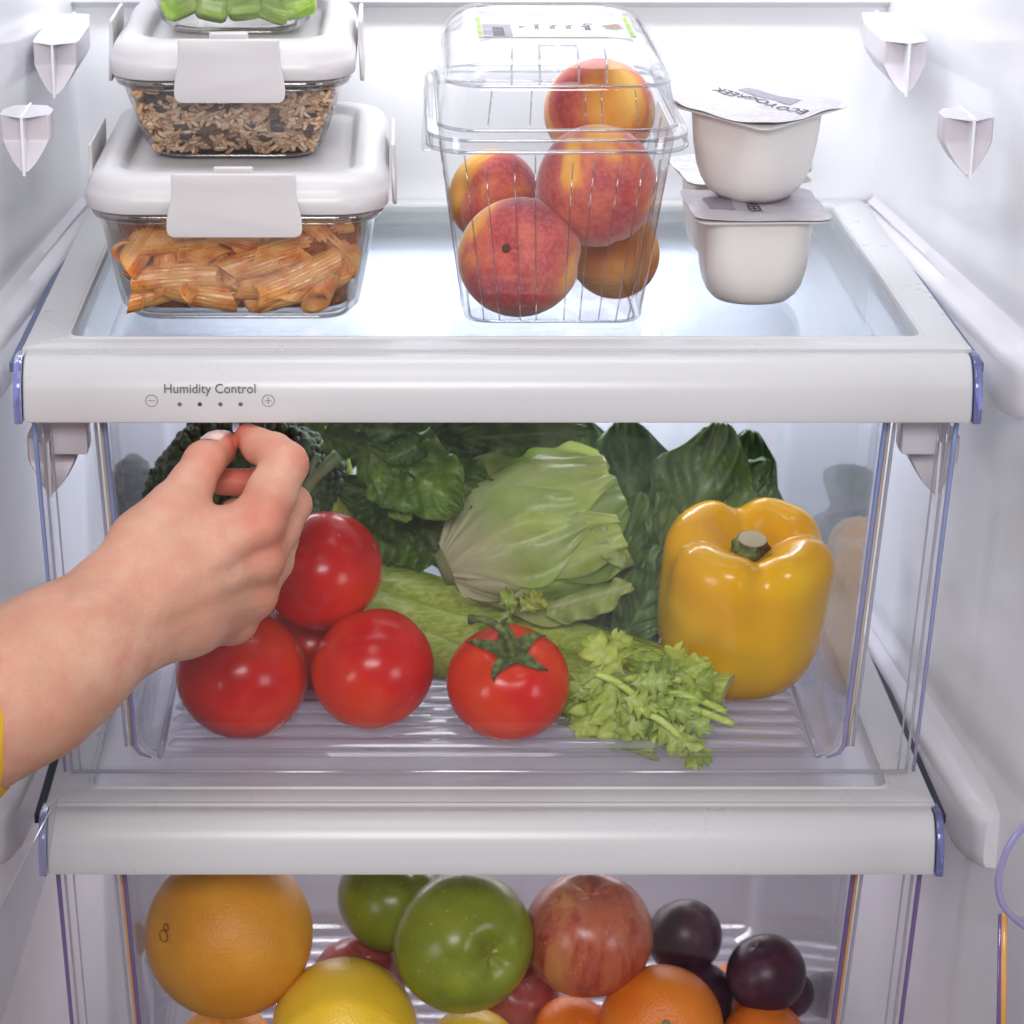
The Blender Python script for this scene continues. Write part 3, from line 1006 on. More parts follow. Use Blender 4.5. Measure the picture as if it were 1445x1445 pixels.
t_ = []
for k in range(7):
    t = k / 6
    t_.append((hb + .0155 * t, .088 + .018 * t, .016 + .006 * t, .0025 + (TH - .006) * t))
base_ = [(hb - .012, .076, .012, .0028), (hb - .006, .082, .014, .0004), (hb - .0015, .0866, .015, .0008)] + t_ + [(hb + .0165, .107, .023, TH - .003), (hb + .0225, .1125, .026, TH - .002), (hb + .0225, .1125, .026, TH - .009)]
V, Fc = ringloft(base_, (cxx, .137, 0), 7, cap0=True)
tray = obj('tray', V, Fc, M['clam'], cs, angle=50)
LH = .050
lp = [(hb + .0235, .1135, .026, TH - .006), (hb + .0235, .1135, .026, TH + .0005), (hb + .0175, .108, .024, TH + .0015), (hb + .0165, .107, .024, TH + .006), (hb + .0162, .1067, .024, TH + .008), (hb + .0128, .1038, .024, TH + .0262), (hb + .0125, .1035, .024, TH + .028), (hb + .0115, .1025, .024, TH + .030),
      (hb + .0065, .096, .024, TH + .040), (hb - .002, .086, .022, TH + .0465), (hb - .010, .078, .020, TH + .0490), (hb - .016, .070, .018, TH + LH)]
V, Fc = ringloft(lp, (cxx, .137, 0), 7, cap1=True)
lid = obj('lid', V, Fc, M['clam'], cs, angle=50)


def loop_tube(name, hw, hd, r_, z, rad, par, arc=None):
    pts = [(cxx + x, .137 + y, z) for x, y in rrect(hw, hd, r_, 6)]
    pts.append(pts[0])
    return obj(name, *tube(pts, rad, 6, cap=False), M['clam_rib'], par)


loop_tube('rim_bead', hb + .0230, .1130, .026, TH - .0085, .0014, tray)
loop_tube('rim_bead', hb + .0225, .1125, .026, TH - .0015, .0012, tray)
loop_tube('rim_bead', hb + .0168, .1072, .024, TH + .0035, .0012, lid)
loop_tube('rim_bead', hb + .0120, .1030, .024, TH + .0295, .0011, lid)
loop_tube('rim_bead', hb - .004, .084, .015, .0012, .0008, tray)
# vertical creases of the tray and the lid walls (front and sides)
def crease(x_b, x_t, y_b, y_t, z0_, z1_, par, rad=.00055):
    ps = [(x_b + (x_t - x_b) * t, y_b + (y_t - y_b) * t, z0_ + (z1_ - z0_) * t) for t in (0, .33, .66, 1)]
    obj('crease', *tube(ps, rad, 5), M['clam_rib'], par)


for q in (-.80, -.62, -.38, -.20, .12, .30, .52, .72, .86):
    crease(cxx + hb * q * .97, cxx + (hb + .0155) * q, .137 - .0875 + .0005, .137 - .106 + .0005, .003, TH - .012 - .004 * ((q * 10) % 2), tray)
for q in (-.6, -.25, .22, .36, .66, .78):
    crease(cxx + (hb + .016) * q, cxx + (hb + .012) * q, .137 - .1065, .137 - .1030, TH + .007, TH + .028, lid)
for s in (-1, 1):
    for q in (-.7, -.4, 0, .4, .7):
        crease(cxx + s * (hb + .0005), cxx + s * (hb + .0160), .137 + q * .088, .137 + q * .106, .004, TH - .010, tray)
# hinge ears at the left, locking tab in front, ridges over the lid's ends
for yy in (-.085,):
    V, Fc = prism(round_poly([(-.010, -.014), (.004, -.014), (.004, .030), (-.004, .030)], .003, 3), .03, .001, lambda u, v, n: (cxx - hb - .022 + u * .5, .137 - .085 + n, TH + v))
    obj('hinge_ear', V, Fc, M['clam'], lid, angle=40)
loop = [(cxx - hb - .0245, .137 - .108 + .02 * math.cos(a), TH - .004 + .003 * math.sin(a)) for a in [i * math.pi / 6 for i in range(13)]]
for q in (-.52, -.02 - .20, .20, .50):
    ps = [(cxx + q * hb, .137 - .1025, TH + .0305), (cxx + q * hb, .137 - .0965, TH + .041), (cxx + q * hb * .98, .137 - .0865, TH + .0472), (cxx + q * hb * .96, .137 - .076, TH + .0495)]
    obj('lid_rib', *tube(curve(ps, 3), .00075, 6), M['clam_rib'], lid)
ps = [(cxx - .22 * hb, .137 - .0775, TH + .0496), (cxx + .2 * hb, .137 - .0775, TH + .0496)]
obj('lid_rib', *tube(ps, .0007, 6), M['clam_rib'], lid)
for s in (-1, 1):
    for k in range(6):
        y = .137 - .060 + k * .024
        ps = [(cxx + s * (hb + .0112), y, TH + .031), (cxx + s * (hb + .0075), y, TH + .040), (cxx + s * (hb - .001), y, TH + .0478), (cxx + s * (hb - .013), y, TH + .0508), (cxx + s * (hb - .024), y, TH + .0508)]
        obj('lid_rib', *tube(curve(ps, 4), [.0026] * 12 + [.002, .0015, .001, .0008, .0006], 8), M['clam'], lid, angle=60)
# paper strip with print on the lid's top
zl = TH + LH + .0007
x0, x1 = P(680, 40, .137).x, P(925, 40, .137).x
p0, p1 = F(684, 50, zl), F(900, 50, zl)
ly0, ly1 = F(790, 53, zl).y, F(790, 24, zl).y
lx0, lx1 = cxx - .048, cxx + .050
V, Fc = box(lx0, lx1, ly0, ly1, zl - .0004, zl)
lab = obj('paper_label', V, Fc, M['paper'], lid, smooth=False)


def patch(name, x0, x1, y0, y1, mat, z=.0003):
    return obj(name, *box(x0, x1, y0, y1, zl, zl + z), mat, lab, smooth=False)


W_ = lx1 - lx0; D_ = ly1 - ly0
patch('green_band', lx0, lx0 + .003, ly0 + .001, ly1 - .001, M['ink_green'])
patch('green_band', lx1 - .004, lx1 - .001, ly0 + .001, ly1 - .001, M['ink_green'])
patch('print_block', lx0 + .0035, lx0 + .0215, ly0 + .001, ly0 + D_ * .62, M['ink_grey'])
for k in range(12):
    patch('barcode_bar', lx0 + .0095, lx0 + .0165, ly0 + .004 + k * D_ * .036, ly0 + .004 + (k + (.35 if k % 3 else .7)) * D_ * .036, M['ink_light'], .0005)
patch('green_rule', lx0 + .022, lx1 - .018, ly0 + .0006, ly0 + .0014, M['ink_green'])
Mt = lambda x, y: Matrix.Translation((x, y, zl + .0001)) @ Matrix.Rotation(R(-90), 4, 'Z')
for x, body, sz in ((.028, '2lb.', .0048), (.038, 'Peaches', .0058), (.048, 'Pesca', .0075), (.058, 'Pesca', .0075), (.070, 'Organic', .0085)):
    text(body, sz, Mt(lx0 + x, (ly0 + ly1) / 2), M['ink_light'] if x > .06 else M['ink_grey'], lab, 'lettering')
for k in range(4):
    text('000', .0032, Mt(lx0 + .006 + k * .0045, ly1 - .008), M['ink_grey'], lab, 'lettering') if False else None
# printed fruit picture: mauve blot with green rays
for k in range(16):
    a = k * 2 * math.pi / 16
    c_ = Vector((lx0 + .086, (ly0 + ly1) / 2, zl + .0002))
    rr = .006 + .004 * ((k * 7) % 5) / 5
    V = [c_, c_ + Vector((rr * math.cos(a) * .8, rr * 1.6 * math.sin(a), 0)), c_ + Vector((rr * math.cos(a + .45) * .8, rr * 1.6 * math.sin(a + .45), 0))]
    obj('print_patch', V, [(0, 1, 2)], M['ink_pink'] if k % 4 else M['ink_green'], lab, smooth=False)

# ---- peaches
m = M['peach'] = pbr('peach skin', (.7, .3, .1), .62, sss=.15, sss_r=(1, .4, .2), sss_scale=.006, spec=.25)
bs(m).inputs['Sheen Weight'].default_value = .45; bs(m).inputs['Sheen Roughness'].default_value = .4
nt = m.node_tree
f = noise_fac(nt, 17, 3, .5, (1, 1, .55), dist=.6); f2 = noise_fac(nt, 330, 3, .7)
base = ramp(nt, f, [(.30, (.22, .025, .045)), (.46, (.40, .055, .06)), (.55, (.54, .12, .07)), (.60, (.72, .30, .05)), (.69, (.82, .48, .10))])
colour(m, mixc(nt, ramp(nt, f2, [(.42, (0, 0, 0)), (.75, (.30, .30, .30))]), base, (.66, .33, .27)))
M['peach_pit'] = pbr('dark stem pit', (.09, .035, .02), .8)


M['peach_pale'] = pbr('pale orange peach skin', (.72, .34, .14), .62, sss=.15, sss_r=(1, .4, .2), sss_scale=.006, spec=.25)
nt = M['peach_pale'].node_tree
colour(M['peach_pale'], ramp(nt, noise_fac(nt, 20, 3, .5), [(.3, (.56, .16, .07)), (.5, (.70, .32, .11)), (.7, (.76, .42, .18))]))


def peach(px, py, Y, rpx, rot, label, pit=False, mat='peach'):
    c = P(px, py, Y); r = rpx / ppm(c)
    def fn(u, v):
        th, ph = math.pi * u, 2 * math.pi * v
        q = r * (1 + .02 * math.sin(2 * ph + 1) * math.sin(th))
        d = abs(((ph + math.pi) % (2 * math.pi)) - math.pi)
        q *= 1 - .055 * math.exp(-(d / .16) ** 2) * (math.sin(th) ** .5 if 0 < u < 1 else 0)     # the seam
        dimple = .20 * math.exp(-(th / .36) ** 2)
        q *= 1 - dimple * .9
        return (q * math.sin(th) * math.cos(ph), q * math.sin(th) * math.sin(ph), q * math.cos(th) * .97)
    o = obj('peach', *grid(fn, 40, 56, wv=True), M[mat], None, local=True)
    o.location = c; o.rotation_euler = rot
    tag(o, label, 'peach')
    if pit:
        pt = obj('stem_pit', *grid(lambda u, v: (.0046 * math.sin(math.pi * u) * math.cos(2 * math.pi * v), .0046 * math.sin(math.pi * u) * math.sin(2 * math.pi * v), r * .765 + .002 * math.cos(math.pi * u)), 10, 16, wv=True), M['peach_pit'], None, local=True)
        pt.parent = o
    return o


peach(733, 363, .088, 86, (R(66), R(0), R(-20)), 'peach with dark stem pit showing at the front of the clamshell', True)
peach(842, 262, .104, 87, (R(-30), R(40), R(60)), 'largest red peach leaning high at the right front of the clamshell')
peach(846, 158, .165, 77, (R(150), R(10), R(10)), 'topmost peach pressing up under the clamshell lid')
peach(697, 278, .175, 66, (R(-20), R(70), R(200)), 'peach half hidden at the back left of the clamshell')
peach(866, 355, .175, 66, (R(20), R(-60), R(120)), 'orange peach low at the back right below the largest peach', False, 'peach_pale')

# ================================================================ yogurt cups
def cup(cx_, cy_, z0, rotz, label, foil, seed, bent):
    r = empty('yogurt_cup', (cx_, cy_, z0), label, 'yogurt cup', None)
    h = .0600
    pr = [(.012, .012, .012, .0016), (.0205, .0205, .0195, .0004), (.0245, .0245, .0225, .0016), (.0285, .0285, .0245, .0058), (.0312, .0312, .0245, .0120), (.0328, .0328, .022, .021), (.0337, .0337, .0185, .036), (.0342, .0342, .0150, h - .002),
          (.0344, .0344, .0145, h - .0012), (.0420, .0420, .008, h - .0012), (.0424, .0424, .008, h - .0004), (.0420, .0420, .008, h)]
    V, Fc = ringloft(pr, (0, 0, 0), 8, cap0=True, cap1=True)
    b = obj('cup', V, Fc, M['yogurt'], r, local=True, angle=50)
    rr = random.Random(seed)
    amps = [(rr.uniform(-1, 1), rr.uniform(10, 30)) for _ in range(4)]

    def fz(x, y):
        z = h + .0006 + .0007 * math.sin(x * 150 + y * 60 + seed) * math.sin(y * 130 + seed * 2) + .0006 * abs(math.sin(x * 45 - y * 70 + seed)) + .0004
        for (sx, sy), (a, _) in zip(((1, 1), (-1, 1), (-1, -1), (1, -1)), amps):
            d = max(0, (x * sx + y * sy) / .086 - .72)
            z += d * d * .16 * bent * (a if a > 0 else a * .15)
        return z

    def ff(u, v):
        x, y = (u - .5) * .0865, (v - .5) * .0865
        k = .0425
        if abs(x) > k - .008 and abs(y) > k - .008:      # round the corners
            dx, dy = abs(x) - (k - .008), abs(y) - (k - .008)
            d = math.hypot(dx, dy)
            if d > .0085:
                x = math.copysign(k - .008 + dx * .0085 / d, x); y = math.copysign(k - .008 + dy * .0085 / d, y)
        return (x, y, fz(x, y))
    V, Fc = grid(ff, 30, 30)
    n = len(V)
    V2 = [(x, y, z - .00025) for x, y, z in V]
    fo = obj('foil_lid', V + V2, Fc + [tuple(i + n for i in f[::-1]) for f in Fc], foil, r, local=True)
    r.rotation_euler = (0, 0, rotz)
    return r, fo, fz


def lid_print(r, fo, items, fz):
    for kind, x, y, ang, a, b, mat in items:
        z = fz(x, y) + .0004
        if kind == 'block':
            V = []
            ca, sa = math.cos(R(ang)), math.sin(R(ang))
            n = 6
            for i in range(n):
                for j in range(n):
                    u, v = (i / (n - 1) - .5) * a, (j / (n - 1) - .5) * b
                    xx, yy = x + u * ca - v * sa, y + u * sa + v * ca
                    V.append((xx, yy, fz(xx, yy) + .00025))
            o = obj('print_block', V, [(i * n + j, (i + 1) * n + j, (i + 1) * n + j + 1, i * n + j + 1) for i in range(n - 1) for j in range(n - 1)], mat, fo, local=True)
        else:
            lo = world_loc(fo)
            o = text(kind, a, Matrix.Translation(lo) @ Matrix.Translation((x, y, 0)) @ Matrix.Rotation(R(ang), 4, 'Z'), mat, fo, ext=.0001)
            for v in o.data.vertices: v.co.z = fz(v.co.x, v.co.y) + .0003 + (.0001 if v.co.z > 0 else 0)


pb = P(1067, 437, .083)
c1, f1_, z1_ = cup(pb.x, .083 + .030, .0002, R(2), 'front lower yogurt cup carrying another cup on its printed lid', M['foil'], 3, .35)
lid_print(c1, f1_, [('block', -.0225, .004, 0, .017, .034, M['ink_grey']), ('YOGREEK', -.002, .004, -90, .011, 0, M['ink']), ('ECO', .012, .018, -90, .009, 0, M['ink_grey'])], z1_)
p2 = P(1043, 375, .192)
c3, f3_, z3_ = cup(p2.x, .192 + .030, .0002, R(6), 'rear yogurt cup with silver foil, half hidden behind the stacked cups', M['silver'], 8, 1.2)
pt = P(1062, 292, .135)
c2, f2_, z2_ = cup(pt.x, .142, .0002 + .0617, R(43), 'upper yogurt cup turned diagonally on top of another cup', M['foil'], 5, 1.0)
lid_print(c2, f2_, [('ECOYOGREEK', .003, .000, 90, .0118, 0, M['ink']), ('block', .0165, .004, 90, .044, .011, M['ink_grey'])], z2_)
c2.rotation_mode = 'QUATERNION'
c2.rotation_quaternion = (Matrix.Rotation(R(4.5), 4, 'X') @ Matrix.Rotation(R(43), 4, 'Z')).to_quaternion()
# ================================================================ vegetables in the upper drawer
m = M['tomato'] = pbr('tomato skin', (.50, .012, .010), .24, coat=.08, spec=.32, sss=.12, sss_r=(1, .12, .05), sss_scale=.006)
nt = m.node_tree
f = noise_fac(nt, 14, 2); f2 = noise_fac(nt, 500, 2)
base = ramp(nt, f, [(.32, (.44, .005, .006)), (.5, (.62, .012, .007)), (.68, (.68, .05, .009))])
colour(m, mixc(nt, ramp(nt, f2, [(.70, (0, 0, 0)), (.80, (.25, .25, .25))]), base, (.75, .25, .06)))
bump(m, noise_fac(nt, 30, 2), .06, .003)
m = M['calyx'] = pbr('tomato calyx green', (.10, .13, .03), .6)
colour(m, ramp(m.node_tree, noise_fac(m.node_tree, 200, 3), [(.35, (.05, .065, .015)), (.6, (.13, .17, .04)), (.75, (.25, .26, .10))]))


def tomato(px, py, Y, rpx, rot, label, stem=False, sq=.92, seed=0):
    c = P(px, py, Y); r = rpx / ppm(c)
    def rad(th, ph):
        q = r * (1 + .018 * math.sin(5 * ph + seed) * math.exp(-((th - .6) / .6) ** 2) + .014 * math.sin(2 * ph + seed * 2) * math.sin(th))
        return q * (1 - .26 * math.exp(-(th / .30) ** 2) - .06 * math.exp(-((math.pi - th) / .2) ** 2))
    def fn(u, v):
        th, ph = math.pi * u, 2 * math.pi * v
        q = rad(th, ph)
        return (q * math.sin(th) * math.cos(ph), q * math.sin(th) * math.sin(ph), q * math.cos(th) * sq)
    o = obj('tomato', *grid(fn, 36, 56, wv=True), M['tomato'], None, local=True)
    o.location = c; o.rotation_euler = rot
    tag(o, label, 'tomato')
    if stem:
        mb = MB()
        for k in range(5):
            a0 = 2 * math.pi * k / 5 + .3
            L = r * (.74 + .16 * ((k * 3) % 4) / 3)
            def sf(u, v, a0=a0, L=L, k=k):
                s = u * L
                th = s / r * .95 + .02
                wv = .19 * r * (1 - u) ** .8 * min(1, .35 + 3 * u) + .004 * r
                a = a0 + .25 * math.sin(3 * u + k) * u
                side = (v - .5) * 2 * wv
                q = rad(th, a) * (1.0) + .004 * r
                lift = .03 * r + (.22 * r) * max(0, u - .55) ** 1.5 * (1.4 if k % 2 else .6)
                x, y, z = (q * math.sin(th)), side, q * math.cos(th) * sq + lift + .05 * r * abs(v - .5)
                return (x * math.cos(a) - y * math.sin(a), x * math.sin(a) + y * math.cos(a), z)
            V, Fc = grid(sf, 12, 5)
            n = len(V)
            mb.add(V + [(x, y, z - .0008) for x, y, z in V], Fc + [tuple(i + n for i in f_[::-1]) for f_ in Fc])
        s0 = r * .70 * sq
        ps = curve([(0, 0, s0), (-.01 * r, .05 * r, s0 + .22 * r), (-.10 * r, .22 * r, s0 + .42 * r), (-.36 * r, .42 * r, s0 + .54 * r), (-.62 * r, .52 * r, s0 + .50 * r)], 4)
        n = len(ps)
        mb.add(*tube(ps, [r * (.105 - .04 * min(1, i / 6)) + (r * .02 if i > n - 3 else 0) for i in range(n)], 8))
        ca = obj('calyx', mb.V, mb.F, M['calyx'], None, local=True); ca.parent = o
        tag(ca, kind='stuff') if False else None
    return o


tomato(717, 963, .066, 86, (R(27), R(-4), R(14)), 'red tomato with green stem and calyx standing apart in front of the celery', True, .93, 1)
tomato(526, 944, .072, 87, (R(-60), R(20), R(40)), 'red tomato in the middle of the front row between two others', False, .95, 2)
tomato(342, 952, .080, 93, (R(-75), R(-30), R(10)), 'large red tomato lowest under the wrist', False, .96, 3)
tomato(455, 806, .112, 88, (R(-50), R(10), R(80)), 'red tomato on top of the others right beside the fingers', False, .95, 4)
tomato(437, 915, .165, 78, (R(-70), R(15), R(20)), 'shaded red tomato tucked behind the front tomatoes', False, .95, 5)

# ---- yellow pepper
m = M['pepper'] = pbr('yellow pepper skin', (.78, .40, .008), .21, coat=.1, spec=.33, sss=.15, sss_r=(1, .5, .05), sss_scale=.006)
nt = m.node_tree
colour(m, ramp(nt, noise_fac(nt, 12, 2), [(.3, (.80, .34, .002)), (.55, (.88, .46, .003)), (.75, (.92, .56, .01))]))
bump(m, noise_fac(nt, 45, 2), .08, .003)
m = M['pepper_stem'] = pbr('pepper stem', (.16, .15, .04), .6)
colour(m, ramp(m.node_tree, noise_fac(m.node_tree, 160, 4), [(.35, (.06, .06, .015)), (.55, (.14, .19, .03)), (.72, (.27, .28, .09))]))
M['stem_cut'] = pbr('cut stem end', (.50, .42, .26), .8)
PR = [(0, .10), (.25, .035), (.50, .02), (.72, .07), (.86, .17), (.955, .34), (.99, .58), (1.0, .82), (1.0, 1.0), (.955, 1.15), (.86, 1.265), (.72, 1.315), (.56, 1.29), (.42, 1.215), (.30, 1.135), (.20, 1.09), (.10, 1.08), (0, 1.08)]


def catmull(tab, t):
    n = len(tab) - 1
    x = min(t * n, n - 1e-6); i = int(x); f_ = x - i
    p0, p1, p2, p3 = tab[max(i - 1, 0)], tab[i], tab[i + 1], tab[min(i + 2, n)]
    return [.5 * (2 * b + (c - a) * f_ + (2 * a - 5 * b + 4 * c - d) * f_ ** 2 + (3 * b - a - 3 * c + d) * f_ ** 3) for a, b, c, d in zip(p0, p1, p2, p3)]


pe_c = P(1034, 934, .162); pe_c.z = -.2895
pr_ = 120 / ppm(P(1053, 850, .14))
lobes = [-90 + 4, 8, 96, 186]            # creases between the lobes


PH = 1.78


def pepf(u, v):
    ph = 360 * v - 90
    r_, z_ = catmull(PR, u)
    g = 0
    for c_, dep in zip(lobes, (1.0, .7, .8, .75)):
        d = abs((ph - c_ + 180) % 360 - 180)
        g += dep * math.exp(-(d / 15) ** 2)
    top = min(1, max(0, (z_ - .55) / .7))
    crease = g * (.038 + .15 * top)
    amp = 1 + .02 * math.sin(R(ph) * 2 + 1)
    q = pr_ * r_ * (1 - crease) * amp
    z = pr_ * (PH * (z_ if z_ < 1 else 1 + (z_ - 1) * .62) - g * .145 * max(0, (z_ - .95)) / .35 * (1 if r_ > .2 else r_ / .2))
    a = R(ph)
    return (q * math.cos(a), q * math.sin(a) * .95, z)


pep = obj('bell_pepper', *grid(pepf, 70, 112, wv=True), M['pepper'], None, local=True)
pep.location = pe_c; pep.rotation_euler = (R(15), R(1.5), R(2))
tag(pep, 'yellow bell pepper standing upright at the right of the vegetable drawer', 'pepper')
def stf(u, v):
    a = 2 * math.pi * v
    if u < .3: r_ = .27 + .04 * math.cos(5 * a); z = 1.0 + .03 * math.cos(5 * a)
    elif u < .6: r_ = .18 + .02 * math.cos(5 * a); z = 1.06
    elif u < .8: r_ = .14 + .01 * math.cos(5 * a); z = 1.13
    else: r_ = .125; z = 1.21
    return (1.35 * pr_ * r_ * math.cos(a) + pr_ * .03 * max(0, u - .5), 1.35 * pr_ * r_ * math.sin(a), pr_ * (z + PH - .98))
V, Fc = grid(stf, 11, 30, wv=True)
st = obj('stem', V, Fc, M['pepper_stem'], None, local=True); st.parent = pep
V = [(pr_ * (.03 * .5 + .165 * math.cos(2 * math.pi * k / 20)), pr_ * .165 * math.sin(2 * math.pi * k / 20), pr_ * (1.212 + PH - .98)) for k in range(20)] + [(pr_ * .015, 0, pr_ * (1.225 + PH - .98))]
so = obj('cut_end', V, [(k, (k + 1) % 20, 20) for k in range(20)], M['stem_cut'], None, local=True); so.parent = st

# ---- leaves
def leaf_mat(name, dark, light, vein, rough=.38, trans=.25):
    m_ = bpy.data.materials.new(name); m_.use_nodes = True
    nt = m_.node_tree; b = bs(m_); out = nt.nodes['Material Output']
    f = noise_fac(nt, 38, 4, .6)
    base = ramp(nt, f, [(.32, dark), (.68, light)])
    oi = nd(nt, 'ShaderNodeObjectInfo')
    tone = ramp(nt, oi.outputs['Random'], [(0, (.62, .70, .60)), (.5, (.95, .95, .95)), (1, (1.15, 1.08, .9))])
    base = mixc(nt, 1.0, base, tone, 'MULTIPLY')
    col = mixc(nt, attr(nt, 'vein'), base, vein)
    nt.links.new(col, b.inputs['Base Color']); b.inputs['Roughness'].default_value = rough
    bp = nd(nt, 'ShaderNodeBump', i_Strength=.35, i_Distance=.002)
    nt.links.new(noise_fac(nt, 150, 3), bp.inputs['Height']); nt.links.new(bp.outputs[0], b.inputs['Normal'])
    tl = nd(nt, 'ShaderNodeBsdfTranslucent'); nt.links.new(col, tl.inputs[0])
    mx = nd(nt, 'ShaderNodeMixShader', i_0=trans)
    nt.links.new(b.outputs[0], mx.inputs[1]); nt.links.new(tl.outputs[0], mx.inputs[2]); nt.links.new(mx.outputs[0], out.inputs['Surface'])
    return m_


M['spinach'] = leaf_mat('spinach leaf', (.05, .115, .016), (.19, .33, .05), (.36, .44, .15))
M['chard'] = leaf_mat('dark chard leaf', (.10, .20, .06), (.21, .34, .11), (.38, .48, .24), .32)
M['lettuce'] = leaf_mat('lettuce leaf', (.40, .53, .12), (.55, .67, .24), (.74, .75, .50), .35, .3)
M['lettuce_pale'] = leaf_mat('pale lettuce rib', (.55, .56, .28), (.66, .66, .38), (.75, .73, .52), .35, .3)
M['celery_leaf'] = leaf_mat('celery leaf', (.40, .55, .06), (.62, .73, .18), (.70, .78, .34), .42, .35)
M['stalk'] = pbr('celery stalk', (.30, .42, .07), .3, sss=.15, sss_r=(.6, 1, .2), sss_scale=.004)
nt = M['stalk'].node_tree
colour(M['stalk'], ramp(nt, noise_fac(nt, 45, 4, .6, (1, 9, 9)), [(.3, (.30, .42, .05)), (.5, (.48, .60, .12)), (.7, (.66, .73, .27))]))
bump(M['stalk'], noise_fac(nt, 55, 2, .5, (.6, 12, 12)), .5, .002)
M['stalk_cut'] = pbr('cut celery end', (.46, .46, .20), .6)
M['green_stem'] = pbr('grey green stem', (.17, .21, .09), .5)


def leaf(name, base, tip, nrm, width, mat, parent, seed=0, ruffle=.12, cup=.25, curl=.15, freq=7, nu=22, nv=13, jag=0, quilt=.02, tipw=.75, stalk=0):
    """leaf blade from base to tip, facing along nrm; ruffled margin, quilted between its veins, real thickness"""
    base, tip, nrm = Vector(base), Vector(tip), Vector(nrm)
    L = (tip - base).length
    u_ = (tip - base).normalized()
    n_ = (nrm - u_ * nrm.dot(u_)).normalized()
    v_ = n_.cross(u_)
    rr = random.Random(seed)
    ph = [rr.uniform(0, 6.3) for _ in range(6)]
    V, vn = [], []
    for i in range(nu):
        u = i / (nu - 1)
        wd = math.sin(math.pi * min(1, u * .93 + .05) ** tipw) ** .65 * width
        for j in range(nv):
            v = j / (nv - 1) * 2 - 1
            w_ = wd * (1 + .10 * math.sin(freq * u * 2.1 + ph[0] + (1 if v > 0 else 0) * ph[5]))
            if jag:
                fr_ = (u * jag) % 1
                w_ = width * math.sin(math.pi * min(1, u * .95 + .04)) ** .6 * (.42 + .62 * fr_ ** .8)
            z = cup * abs(v) ** 1.6 * wd + ruffle * width * abs(v) ** 2.2 * math.sin(freq * 2 * math.pi * u * .5 + ph[1 if v > 0 else 2])
            z += curl * L * (u - .3) ** 2 * (1 if ph[3] > 3 else -.6)
            q = math.sin((u - .45 * abs(v)) * 2 * math.pi * 5 + ph[4])
            z += quilt * width * q * (1 - math.exp(-(v / .12) ** 2))
            z -= .05 * width * math.exp(-(v / .10) ** 2)
            z += noise.noise(Vector((u * 3 + seed, v * 2, 1.7))) * .10 * width + noise.noise(Vector((u * 9 + seed, v * 5, 4.1))) * .07 * width
            side = v * w_ * (1 - .12 * abs(v) * ruffle)
            V.append(base + u_ * ((u + (.16 * abs(v) - .05 if jag else 0)) * L) + v_ * side + n_ * z)
            ve = math.exp(-(v / .07) ** 2) * (1 - .4 * u) + .55 * max(0, -q - .72) / .28 * (1 - abs(v)) ** .5
            vn.append(min(1, ve * .8))
    Fc = []
    for i in range(nu - 1):
        for j in range(nv - 1):
            Fc.append((i * nv + j, (i + 1) * nv + j, (i + 1) * nv + j + 1, i * nv + j + 1))
    n = len(V)
    V += [p_ - n_ * .0004 for p_ in V]
    Fc += [tuple(i + n for i in f_[::-1]) for f_ in Fc]
    for i in range(nu - 1):
        for j in (0, nv - 1):
            a, b = i * nv + j, (i + 1) * nv + j
            Fc.append((a, b, b + n, a + n))
    o = obj(name, V, Fc, mat, parent, attrs={'vein': vn + vn})
    return o


def PL(px, py, Y): return P(px, py, Y)


# ---- broccoli at the rear left
br = empty('broccoli', P(345, 690, .21), 'dark green broccoli crown at the back behind the pinching fingers', 'broccoli')
m = M['broccoli'] = pbr('broccoli florets', (.04, .075, .03), .6)
nt = m.node_tree
colour(m, ramp(nt, noise_fac(nt, 130, 4, .6), [(.35, (.02, .04, .018)), (.55, (.055, .10, .035)), (.72, (.12, .17, .06))]))
mb = MB()
bc = P(345, 690, .215); BR = 118 / ppm(bc)
ico_n = 0
rb = random.Random(4)
for k in range(620):
    zc = 1 - 1.35 * (k + .5) / 620
    a = k * 2.399963
    q = math.sqrt(max(0, 1 - zc * zc))
    lump = 1 + .10 * math.sin(3 * a + 4 * zc) + .06 * math.sin(7 * a)
    c_ = bc + Vector((q * math.cos(a) * 1.05, q * math.sin(a) * .85, zc * .92)) * BR * lump
    r_ = BR * rb.uniform(.055, .085)
    V, Fc = grid(lambda u, v: (c_.x + r_ * math.sin(math.pi * u) * math.cos(2 * math.pi * v), c_.y + r_ * math.sin(math.pi * u) * math.sin(2 * math.pi * v), c_.z + r_ * math.cos(math.pi * u)), 6, 8, wv=True)
    mb.add(V, Fc)
cr = obj('crown', mb.V, mb.F, M['broccoli'], br); cr['kind'] = 'stuff'
def core(u, v):
    th, ph_ = math.pi * u, 2 * math.pi * v
    return (bc.x + BR * .97 * math.sin(th) * math.cos(ph_), bc.y + BR * .8 * math.sin(th) * math.sin(ph_), bc.z + BR * .88 * math.cos(th))
obj('core', *grid(core, 20, 28, wv=True), M['broccoli'], br)
ps = curve([bc - Vector((0, 0, BR * .5)), P(380, 800, .22), P(400, 890, .23)], 5)
obj('stalk', *tube(ps, [BR * .42 - .001 * i for i in range(len(ps))], 14), M['stalk'], br)

